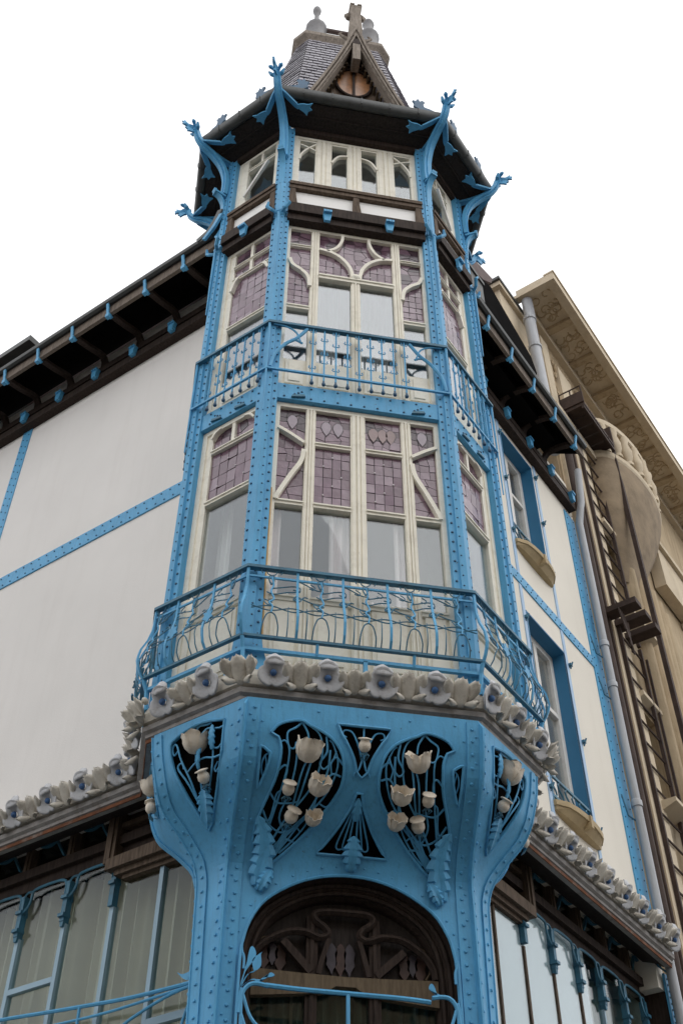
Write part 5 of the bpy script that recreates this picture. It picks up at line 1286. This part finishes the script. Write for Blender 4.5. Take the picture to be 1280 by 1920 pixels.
# ------------------------------------------------------------------ shopfronts
SO = -.80
def shop(fr, u0, u1, bars, side):
    # soffit, transom zone, lintel
    b = MB(); b.box(fr, u0 - .4, u1, -1.5, FRO - .23, 5.98, 6.05); build('shop_soffit', b, 'soffit', H)
    b = MB(); b.box(fr, u0 - .4, u1, SO - .45, SO - .40, 5.5, 6.0); build('dark_backing', b, 'soffit', H)
    b = MB(); b.box(fr, u0, u1, SO - .05, SO + .06, 5.585, 5.66); b.box(fr, u0, u1, SO - .05, SO + .012, 5.50, 5.585); b.box(fr, u0, u1, SO - .05, SO + .05, 5.93, 5.98)
    tr = build('shop_transom', b, 'brown', H)
    for k, u in enumerate(bars):
        b = MB(); b.box(fr, u - .035, u + .035, SO - .05, SO + .045, 5.66, 5.93); b.box(fr, u - .014, u + .014, SO + .045, SO + .06, 5.66, 5.93); build('transom_post', b, 'brown_mid', tr)
        g = MB(); un = bars[k + 1] if k + 1 < len(bars) else u + .48
        g.box(fr, u + .035, un - .035, SO - .03, SO - .024, 5.66, 5.93); build('transom_pane', g, 'glass_shop', tr)
        b = MB(); s = .48
        for pts in ([(u + .06, 5.68), (u + .12, 5.76), (u + .17, 5.83), (u + .20, 5.87), (u + .16, 5.88), (u + .15, 5.85)], [(u + .18, 5.85), (u + .26, 5.82), (u + .36, 5.84), (un - .05, 5.90)]):
            b.bar([fr.p(x, SO + .04, z) for x, z in sm2(pts, 4)], fr.N, .03, .014)
        build('transom_scroll', b, 'iron', tr)
    return tr
def mull_orn(fr, u, un, parent):
    b = MB()
    b.box(fr, u - .022, u + .022, SO, SO + .055, 5.13, 5.44); b.box(fr, u - .03, u + .03, SO + .0, SO + .075, 5.30, 5.325); b.box(fr, u - .03, u + .03, SO, SO + .075, 5.16, 5.185)
    b.prism([fr.p(u - .022, SO, 5.13), fr.p(u + .022, SO, 5.13), fr.p(u + .012, SO, 5.09), fr.p(u - .012, SO, 5.09)], fr.N * .05)
    b.box(fr, u - .034, u - .024, SO + .0, SO + .02, 5.28, 5.30)
    o = build('mullion_bracket', b, 'iron', parent)
    b = MB(); d = un - u
    b.tube([fr.p(x, SO + .05, z) for x, z in sm2([(u, 5.30), (u + d * .12, 5.325), (u + d * .19, 5.38), (u + d * .21, 5.45), (u + d * .30, 5.47), (u + d * .6, 5.475), (u + d * .86, 5.465), (u + d * .955, 5.43), (u + d * .97, 5.34)], 5)], .011, 6)
    b.tube([fr.p(x, SO + .05, z) for x, z in sm2([(u + d * .02, 5.42), (u + d * .08, 5.46), (u + d * .21, 5.455)], 4)], .009, 5)
    build('mullion_scroll', b, 'iron', o)
LB = [1.29, 1.74, 2.22, 2.70, 3.18, 3.66, 4.14, 4.62, 5.1]
RB_ = [1.49, 1.94, 2.43, 2.89, 3.33, 3.80, 4.25]
ls = shop(L, .60, 7.5, [1.80, 2.27, 2.75, 3.23, 3.71, 4.19, 4.67, 5.15], 'L')
rs = shop(R, .60, 4.38, [2.06, 2.555, 3.04, 3.535, 4.03], 'R')
lw = thing('shop_window', L.p(2.5, SO, 0), None, None, H); rw = thing('shop_window', R.p(2.5, SO, 0), None, None, H)
M['pale_blue_bar'] = material('pale_blue_bar', (.30, .44, .54), .5, .05, 6)
for i, u in enumerate(LB):
    b = MB(); b.box(L, u - .019, u + .019, SO - .02, SO + .03, .6, 5.13 if i else 5.42); build('mullion', b, 'pale_blue_bar', lw)
    un = LB[i + 1] if i + 1 < len(LB) else u + .48
    b = MB(); b.box(L, u + .021, un - .021, SO, SO + .006, .6, 5.50); build('pane', b, 'glass_shop', lw)
b = MB(); b.box(L, .3, LB[0] - .02, SO, SO + .006, .6, 5.32); build('pane', b, 'glass_shop', lw)
b = MB(); b.box(L, LB[1] - .022, LB[1] + .022, SO, SO + .055, 5.12, 5.36); b.box(L, LB[1] - .03, LB[1] + .03, SO, SO + .075, 5.28, 5.305); build('mullion_bracket', b, 'iron', lw)
for i in (2, 3, 4, 5): mull_orn(L, LB[i], LB[i - 1], lw)
b = MB(); b.box(L, LB[2] + .02, LB[3] - .02, SO - .01, SO + .03, 4.70, 4.74); build('glazing_bar', b, 'pale_blue_bar', lw)
b = MB(); b.box(L, .3, LB[0] - .02, SO - .01, SO + .03, 4.20, 4.25); build('glazing_bar', b, 'pale_blue_bar', lw)
drape(L, .2, 6.2, SO - .20, .6, 5.55, 'curtain', 300, .045)
for i, u in enumerate(RB_):
    b = MB(); b.box(R, u - .013, u + .013, SO - .02, SO + .03, .6, 5.14 if i else 5.42); build('mullion', b, 'brown_mid' if i < 4 else 'pale_blue_bar', rw)
    un = RB_[i + 1] if i + 1 < len(RB_) else 4.4
    b = MB(); b.box(R, max(u + .015, 3.102), un - .015, SO, SO + .006, .6, 5.50); build('pane', b, 'glass_shop', rw) if un > 3.2 else None
b = MB(); b.box(R, RB_[1] - .022, RB_[1] + .022, SO, SO + .055, 5.16, 5.36); b.box(R, RB_[1] - .03, RB_[1] + .03, SO, SO + .075, 5.28, 5.305); build('mullion_bracket', b, 'iron', rw)
for i in range(2, 7): mull_orn(R, RB_[i], RB_[i - 1], rw)
us = [.3, 1.49, 1.94, 2.43, 2.89, 3.10]
for a, c in zip(us, us[1:]):  # bluish-white panels just behind the shop glass
    b = MB(); b.box(R, a + .012, c - .012, SO - .01, SO + .008, .6, 5.54 if a > 1 else 5.3); build('pale_panel', b, 'bluish_white', rw); g = MB(); g.box(R, a + .012, c - .012, SO + .016, SO + .020, .6, 5.49 if a > 1 else 5.29); build('pane', g, 'glass_pale', rw)
drape(R, 3.10, 4.4, SO - .25, .6, 5.55, 'greencurtain', 50, .03)
# heavy timber brackets between columns and shopfronts
for fr, ue in ((L, 1.78), (R, 2.03)):
    b = MB(); rows = []
    for i in range(9):
        t = i / 8; u = .42 + (ue - .42) * t; rows.append([fr.p(u, SO - .05, 5.37 + .0 * t), fr.p(u, SO + .12, 5.37), fr.p(u, SO + .12, 5.455 + .03 * (1 - t)), fr.p(u, SO - .05, 5.455 + .03 * (1 - t))])
    b.loft(rows); b.box(fr, .42, ue - .06, SO - .05, SO + .08, 5.33, 5.37); b.box(fr, .42, ue - .12, SO - .05, SO + .05, 5.30, 5.33)
    tl = build('timber_lintel', b, 'brown_mid', H)
    b = MB(); b.box(fr, ue - .05, ue + .05, SO - .05, SO + .10, 5.44, 5.98); b.box(fr, ue - .02, ue + .02, SO + .10, SO + .115, 5.46, 5.96); build('timber_post', b, 'brown_mid', H)
    b = MB(); b.box(fr, .40, ue - .08, SO - .04, SO - .0, 5.46, 5.98); build('timber_panel', b, 'brown', H)
    b = MB(); b.box(fr, .8, ue - .05, SO, SO + .06, 5.72, 5.76); build('timber_rail', b, 'brown_mid', H)
    pts = [(.40, 5.42), (.62, 5.47), (.82, 5.58), (.98, 5.76), (1.05, 5.97)]
    b = MB(); b.bar([fr.p(u, SO + .02, z) for u, z in sm2(pts, 4)], fr.N, .1, .06); build('timber_brace', b, 'brown', H)
# jamb at the far right end, stall risers
b = MB(); b.box(R, 4.40, 4.47, SO - .3, WO - .005, .0, 5.85); build('shop_jamb', b, 'brown', H)
strap(R, 4.38, 4.455, 0.05, 5.70, o=WO + .02, rows='z')
b = MB(); b.box(R, 4.28, REND - .002, WO - .2, WO - .004, 5.55, 5.86); build('wall', b, 'render_r', H)
for fr, a, c in ((L, .3, 7.5), (R, .3, 4.4)):
    b = MB(); b.box(fr, a, c, SO - .2, SO + .08, -.01, .6); build('stall_riser', b, 'brown_mid', H)
b = MB(); b.prism([L.p(8.9, -.9, -.01), L.p(.3, -1.3, -.01), R.p(.3, -1.3, -.01), R.p(4.4, -.9, -.01), R.p(4.4, -6, -.01), L.p(8.9, -6, -.01)], (0, 0, .05)); build('shop_floor', b, 'paving', H)
b = MB(); b.prism([L.p(8.9, WO - .3, 5.99), L.p(.3, -1.0, 5.99), R.p(.3, -1.0, 5.99), R.p(4.4, WO - .3, 5.99), R.p(4.4, -6, 5.99), L.p(8.9, -6, 5.99)], (0, 0, .03)); build('shop_ceiling', b, 'soffit', H)
for fr, a, c in ((L, 1.0, 8.9), (R, 1.0, 4.4)):
    b = MB(); b.box(fr, a, c, -6.0, -5.9, 0, 12); build('back_wall', b, 'interior', H)
b = MB(); b.box(R, 4.38, REND, -6, WO - .2, 0, 12.2); build('party_wall', b, 'render_r', H)

# low iron grille before the left shop window
SG = thing('window_grille', L.p(1.5, SO + .12, 3.6), 'slender blue iron grille with whiplash curls across the shop window left of the entrance', 'grille')
def gl(pts, r=.012, tip=None): b = MB(); b.tube([L.p(u, SO + .14, z) for u, z in sm2(pts, 5)], r, 6, tip=tip); build('grille_bar', b, 'blue', SG, smooth=True)
gl([(5.2, 4.56), (3.0, 4.50), (1.9, 4.41), (1.3, 4.36), (.62, 4.34)], .013)
gl([(1.55, 4.10), (1.3, 4.22), (.95, 4.31), (.62, 4.33)], .010); gl([(2.4, 4.35), (1.6, 4.31), (1.0, 4.32), (.62, 4.33)], .009); gl([(.62, 4.34), (.8, 4.24), (.9, 3.9), (.9, 3.6)], .010)
gl([(.62, 4.33), (.72, 4.2), (.78, 3.6)], .010); gl([(1.78, 4.40), (1.78, 3.5)], .012)
for tp in ([(.60, 4.38), (.72, 4.40), (.86, 4.39), (.93, 4.43)], [(.60, 4.40), (.66, 4.46), (.76, 4.50), (.78, 4.58), (.72, 4.62)]):
    pp = sm2(tp, 5); k = len(pp); b = MB(); b.bar([L.p(u, SO + .14, z) for u, z in pp], L.U * .5 + ZV, [.012 + .05 * math.sin(PI * i / (k - 1)) ** 2 for i in range(k)], .008); build('grille_leaf', b, 'blue', SG, smooth=True)

# ------------------------------------------------------------------ rainwater pipes
DP = thing('drainpipe', R.p(4.38, -.50, 0), 'pale grey drainpipe with collars at the right end of the white house', 'drainpipe')
def pipe(fr, pts, r, parent, mat, nm='pipe_length', n=12):
    b = MB(); b.tube([fr.p(*q) for q in pts], r, n); return build(nm, b, mat, parent, smooth=True)
segs = [(11.95, 11.40), (11.38, 9.42), (9.42, 8.85), (8.85, 7.38), (7.38, 5.86), (5.86, 3.5), (3.5, 0)]
pipe(R, [(4.46, -.40, 12.35), (4.44, -.44, 11.75), (4.40, -.47, 11.55), (4.385, -.5, 11.35)], .047, DP, 'pipe')
for a, c in segs[1:]:
    pipe(R, [(4.385, -.50, a), (4.385, -.50, c)], .047, DP, 'pipe')
    b = MB(); b.lathe(R.p(4.385, -.50, c), ZV, [(.047, -.02), (.058, -.015), (.058, .05), (.052, .06), (.047, .065)], 14); build('pipe_collar', b, 'pipe', DP, smooth=True)
    b = MB(); b.tube([R.p(4.385, -.52, c - .18), R.p(4.3, -.58, c - .12), R.p(4.22, -.585, c + .08)], .010, 5); build('pipe_bracket', b, 'iron', DP)

# ------------------------------------------------------------------ the neighbouring tan stone building
NB = thing('stone_building', R.p(7, -.6, 0), 'tall tan stone building with deep coffered cornice and bow balcony right of the white house', 'building')
wins = [(5.50, 6.05, 10.6, 12.2), (5.50, 6.05, 7.9, 9.3), (5.5, 6.05, 5.0, 6.6), (8.6, 9.8, 10.6, 12.4)]
build('wall', wall_with_holes(R, WO - .02, 4.50, 13, 0, 16.0, wins, .3), 'stone', NB)
b = MB(); b.box(R, 4.48, 4.53, -6, WO - .05, 0, 16.0); build('wall', b, 'stone', NB)
# end pier and plain strip beside the pipe
b = MB(); b.box(R, 4.55, 4.80, WO - .02, WO + .03, 0, 15.6); build('corner_pier', b, 'stone_pale', NB)
b = MB(); b.box(R, 5.02, 5.48, WO - .02, WO + .05, 0, 15.3); build('pilaster', b, 'stone_pale', NB)
b = MB(); b.box(R, 3.5, 4.49, -2.6, WO - .1, 13.0, 15.72); b.box(R, 3.42, 4.5, -2.66, WO - .04, 15.66, 15.76); build('chimney_stack', b, 'stone_pale', NB)
b = MB(); b.box(R, 3.38, 4.4, -2.7, WO - .02, 15.76, 15.82); build('chimney_cap', b, 'zinc', NB)
for u0_, u1_, z0_, z1_ in wins:
    f = MB(); o0 = WO - .22
    for a, c in ((u0_, u0_ + .06), (u1_ - .06, u1_), ((u0_ + u1_) / 2 - .03, (u0_ + u1_) / 2 + .03)): f.box(R, a, c, o0, o0 + .05, z0_, z1_)
    f.box(R, u0_ + .06, u1_ - .06, o0 - .002, o0 + .048, z1_ - .06, z1_); f.box(R, u0_ + .06, u1_ - .06, o0 - .002, o0 + .048, z0_ + .9, z0_ + .95)
    wd = build('window', f, 'white_wood', NB)
    g = MB(); g.box(R, u0_ + .05, u1_ - .05, o0 + .02, o0 + .026, z0_, z1_); build('pane', g, 'glass', wd)
    bk = MB(); bk.box(R, u0_ - .1, u1_ + .1, o0 - .25, o0 - .2, z0_ - .1, z1_ + .1); build('curtain', bk, 'curtain', wd)
    s = MB(); s.prism([R.p(u0_ - .12, WO, z0_ - .10), R.p(u0_ - .12, WO + .22, z0_ - .02), R.p(u0_ - .12, WO + .22, z0_ + .03), R.p(u0_ - .12, WO - .2, z0_ + .03), R.p(u0_ - .12, WO - .02, z0_ - .32)], R.U * (u1_ - u0_ + .3)); build('window_sill', s, 'stone_pale', wd)
    s = MB(); s.prism([R.p(u0_ - .02, WO, z1_ + .05), R.p(u0_ - .02, WO + .10, z1_ + .10), R.p(u0_ - .02, WO + .10, z1_ + .16), R.p(u0_ - .02, WO, z1_ + .16)], R.U * (u1_ - u0_ + .3)); build('window_hood', s, 'stone_pale', wd)
# cornice with recessed coffers
CZ = 15.86; cu = 3.92
b = MB(); b.box(R, cu, 13, WO, .03, CZ + .07, CZ + .17); CO = build('cornice', b, 'stone_pale', NB)
b = MB(); b.box(R, cu, 13, -.10, .03, CZ, CZ + .07); build('cornice_edge', b, 'stone_pale', CO)
b = MB(); b.box(R, cu - .01, 13, -.12, .05, CZ + .17, CZ + .20); build('cornice_lip', b, 'stone_pale', CO)
b = MB(); b.box(R, 4.3, 13, WO - .02, WO + .08, CZ - .10, CZ + .07); build('cornice_bed', b, 'stone_pale', CO)
b = MB(); b.box(R, cu, cu + .12, WO - .9, -.10, CZ, CZ + .07); build('cornice_return', b, 'stone_pale', CO)
k = 0
random.seed(3)
while cu + .12 + .82 * k < 12.5:
    u = cu + .12 + .82 * k
    b = MB(); b.box(R, u + .70, u + .82, WO + .08, -.10, CZ + .004, CZ + .07); build('coffer_rib', b, 'stone', CO)
    b = MB()
    for q in range(14):
        a = random.uniform(0, 6.28); cu_, co_ = u + random.uniform(.1, .6), random.uniform(WO + .14, -.16); pts = []
        for t in range(7): pts.append(R.p(cu_ + .09 * math.cos(a + t * .7) * (1 - t * .08), co_ + .07 * math.sin(a + t * .7), CZ + .069))
        b.tube(pts, .011, 5)
    build('coffer_relief', b, 'stone', CO, kind='stuff'); k += 1
# carved frieze under the cornice
b = MB(); random.seed(9)
for q in range(70):
    u, z = random.uniform(4.6, 5.9), random.uniform(14.0, 15.45); a = random.uniform(0, 6.28)
    b.tube([R.p(u + .10 * math.cos(a + t * .8) * (1 - .1 * t), WO + .005, z + .12 * math.sin(a + t * .8)) for t in range(6)], .022, 5)
build('carved_relief', b, 'stone', NB, kind='stuff')
b = MB(); b.box(R, 4.5, 13, WO - .02, WO + .10, 13.80, 13.92); build('string_course', b, 'stone_pale', NB)
# bow balcony on a tapering corbel
BC = 6.85
def bow(k, z, w=1.08, d=.46):
    return [R.p(BC + w * k * math.cos(PI - PI * i / 20), WO + d * k * math.sin(PI * i / 20) ** .8 if 0 < i < 20 else WO, z) for i in range(21)]
b = MB(); b.loft([bow(1.0, 13.86), bow(1.03, 13.90), bow(1.03, 13.98), bow(.98, 14.02)], False); b.loft([bow(1.0, 14.0), bow(.001, 14.0)], False); BL = build('bow_balcony', b, 'stone_pale', NB)
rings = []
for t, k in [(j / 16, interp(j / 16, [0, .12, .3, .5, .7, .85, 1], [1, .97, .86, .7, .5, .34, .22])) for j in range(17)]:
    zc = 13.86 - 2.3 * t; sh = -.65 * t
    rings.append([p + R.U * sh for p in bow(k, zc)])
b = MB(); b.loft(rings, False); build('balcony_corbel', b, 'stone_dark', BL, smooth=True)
b = MB(); b.loft([bow(.97, 14.62), bow(1.02, 14.64), bow(1.02, 14.74), bow(.97, 14.76), bow(.88, 14.76), bow(.88, 14.62), bow(.97, 14.62)], False); build('balcony_rail', b, 'stone_pale', BL)
for i in range(1, 20, 2):
    p = bow(.945, 14.0)[i]; b = MB(); b.lathe(p, ZV, [(.07, 0), (.07, .05), (.05, .08), (.085, .2), (.09, .32), (.055, .5), (.07, .56), (.07, .63)], 10); build('baluster', b, 'stone_pale', BL, smooth=True)
# fluted shafts below the corbel
for i in range(5):
    u = 6.15 + i * .30; b = MB(); n = 8
    b.prism([R.p(u + .13 * math.cos(PI - PI * j / n), WO + .26 * math.sin(PI * j / n) * (.6 + .1 * (2 - abs(i - 2))), 4.5) for j in range(n + 1)], (0, 0, 7.35)); build('fluted_shaft', b, 'stone', NB, smooth=True)
for z in (9.55, 7.2):
    b = MB(); b.prism([R.p(7.6, WO, z), R.p(7.6, WO + .24, z + .30), R.p(7.6, WO + .24, z + .42), R.p(7.6, WO, z + .42)], R.U * 1.6); build('ledge', b, 'stone_pale', NB)
b = MB(); b.box(R, 7.6, 10.5, WO, WO + .18, 12.6, 13.4); b.box(R, 7.55, 10.6, WO, WO + .24, 13.4, 13.5); build('apron_panel', b, 'stone_pale', NB)
NP = thing('drainpipe', R.p(4.2, -.46, 0), 'thick grey rainwater pipe under the tan cornice above the white house eave', 'drainpipe')
pipe(R, [(4.06, -.50, 15.85), (4.06, -.50, 15.45), (4.02, -.5, 15.3), (4.02, -.50, 12.4)], .085, NP, 'pipe', n=14)
for z in (15.28, 14.6):
    b = MB(); b.lathe(R.p(4.02, -.50, z), ZV, [(.085, 0), (.10, .01), (.10, .06), (.085, .07)], 14); build('pipe_collar', b, 'pipe', NP)
BP = thing('downpipe', R.p(4.62, -.52, 0), 'dark brown rusty downpipe between the grey drainpipe and the ladder', 'drainpipe')
pipe(R, [(4.64, -.56, 13.5), (4.64, -.56, 0)], .075, BP, 'rustiron'); pipe(R, [(4.90, -.55, 13.5), (4.90, -.55, 0)], .02, BP, 'rustiron', 'pipe_conduit')

# ------------------------------------------------------------------ fire escape
FE = thing('fire_escape', R.p(5.5, -.5, 0), 'rusty iron fire escape ladder with two small platforms on the tan stone wall', 'fire escape')
LO = WO + .07
for u in (5.14, 5.79):
    for z0_, z1_ in ((3.0, 10.25), (10.3, 14.3)):
        b = MB(); b.box(R, u - .022, u + .022, LO - .015, LO + .03, z0_, z1_); build('ladder_rail', b, 'rustiron', FE)
z = 3.2
while z < 14.2:
    b = MB(); b.tube([R.p(5.14, LO, z), R.p(5.79, LO, z)], .014, 6); build('rung', b, 'rustiron', FE); z += .30
for u in (6.02,):
    b = MB(); b.box(R, u - .035, u + .035, -.33, -.27, 3.0, 14.3); build('standard', b, 'rustiron', FE)
b = MB(); b.box(R, 5.95, 5.98, LO, LO + .03, 3, 10.2); build('standard', b, 'rustiron', FE)
for u in (4.88, 5.18, 5.48):
    b = MB(); b.box(R, u - .09, u + .09, WO + .0, -.14, 10.20, 10.28); build('platform_board', b, 'rustiron', FE)
for u in (4.95, 5.15, 5.36, 5.57, 5.78):
    b = MB(); b.box(R, u - .09, u + .09, WO + .02, -.22, 14.00, 14.06); build('platform_board', b, 'rustiron', FE)
for o_ in (-.25, WO + .06):
    b = MB(); b.box(R, 4.85, 5.9, o_ - .02, o_ + .02, 13.93, 13.995); build('platform_beam', b, 'rustiron', FE)
b = MB(); b.box(R, 4.84, 4.87, WO + .02, -.22, 14.065, 14.30); b.box(R, 5.86, 5.90, WO + .02, -.22, 14.065, 14.45); build('platform_side', b, 'rustiron', FE)
b = MB()
for o_ in (WO + .03, -.4, -.23): b.tube([R.p(4.85, o_, 14.06), R.p(4.85, o_, 14.42)], .012, 5)
b.tube([R.p(4.85, WO + .03, 14.42), R.p(4.85, -.23, 14.42)], .012, 5); build('guard_rail', b, 'rustiron', FE)
b = MB()
for k in range(4): b.tube([R.p(4.72 + .05 * k, -.35, 10.15), R.p(4.78 + .04 * k, -.33, 9.85 - .1 * k), R.p(4.9, -.35, 9.75 - .05 * k), R.p(5.0, -.36, 10.1)], .012, 5)
build('cable_loop', b, 'rustiron', FE)

# ------------------------------------------------------------------ unseen houses over the road, added to block low sky and be reflected
def across(x0, x1, y, h, name_label, mat):
    fr = Fr((0, y, 0), (1, 0, 0), (0, 1, 0))
    t = thing('town_house', (0.5 * (x0 + x1), y, 0), name_label, 'building')
    ws = []
    n = int((x1 - x0) / 2.4)
    for i in range(n):
        for k in range(int(h / 3.4)):
            u = x0 + (x1 - x0) * (i + .5) / n; ws.append((u - .5, u + .5, 1.0 + 3.3 * k, 3.0 + 3.3 * k))
    build('wall', wall_with_holes(fr, 0, x0, x1, -.14, h, ws, .35), mat, t)
    b = MB(); b.box(fr, x0, x1, -8, -.36, -.14, h); build('house_body', b, mat, t)
    for a, c, z0_, z1_ in ws:
        b = MB(); b.box(fr, a, c, -.3, -.28, z0_, z1_); build('window', b, 'black', t)
    b = MB(); b.prism([fr.p(x0, .4, h), fr.p(x0, -4, h + 3), fr.p(x0, -8, h)], (x1 - x0, 0, 0)); build('roof', b, 'slate', t)
across(-22, -5, -15, 11.0, 'unseen plain rendered town house across the street on the left', 'render_r')
across(-5, 7, -16, 13.0, 'unseen plain stone town house straight across the street', 'stone')
across(7, 24, -15, 11.5, 'unseen plain rendered town house across the street on the right', 'render')
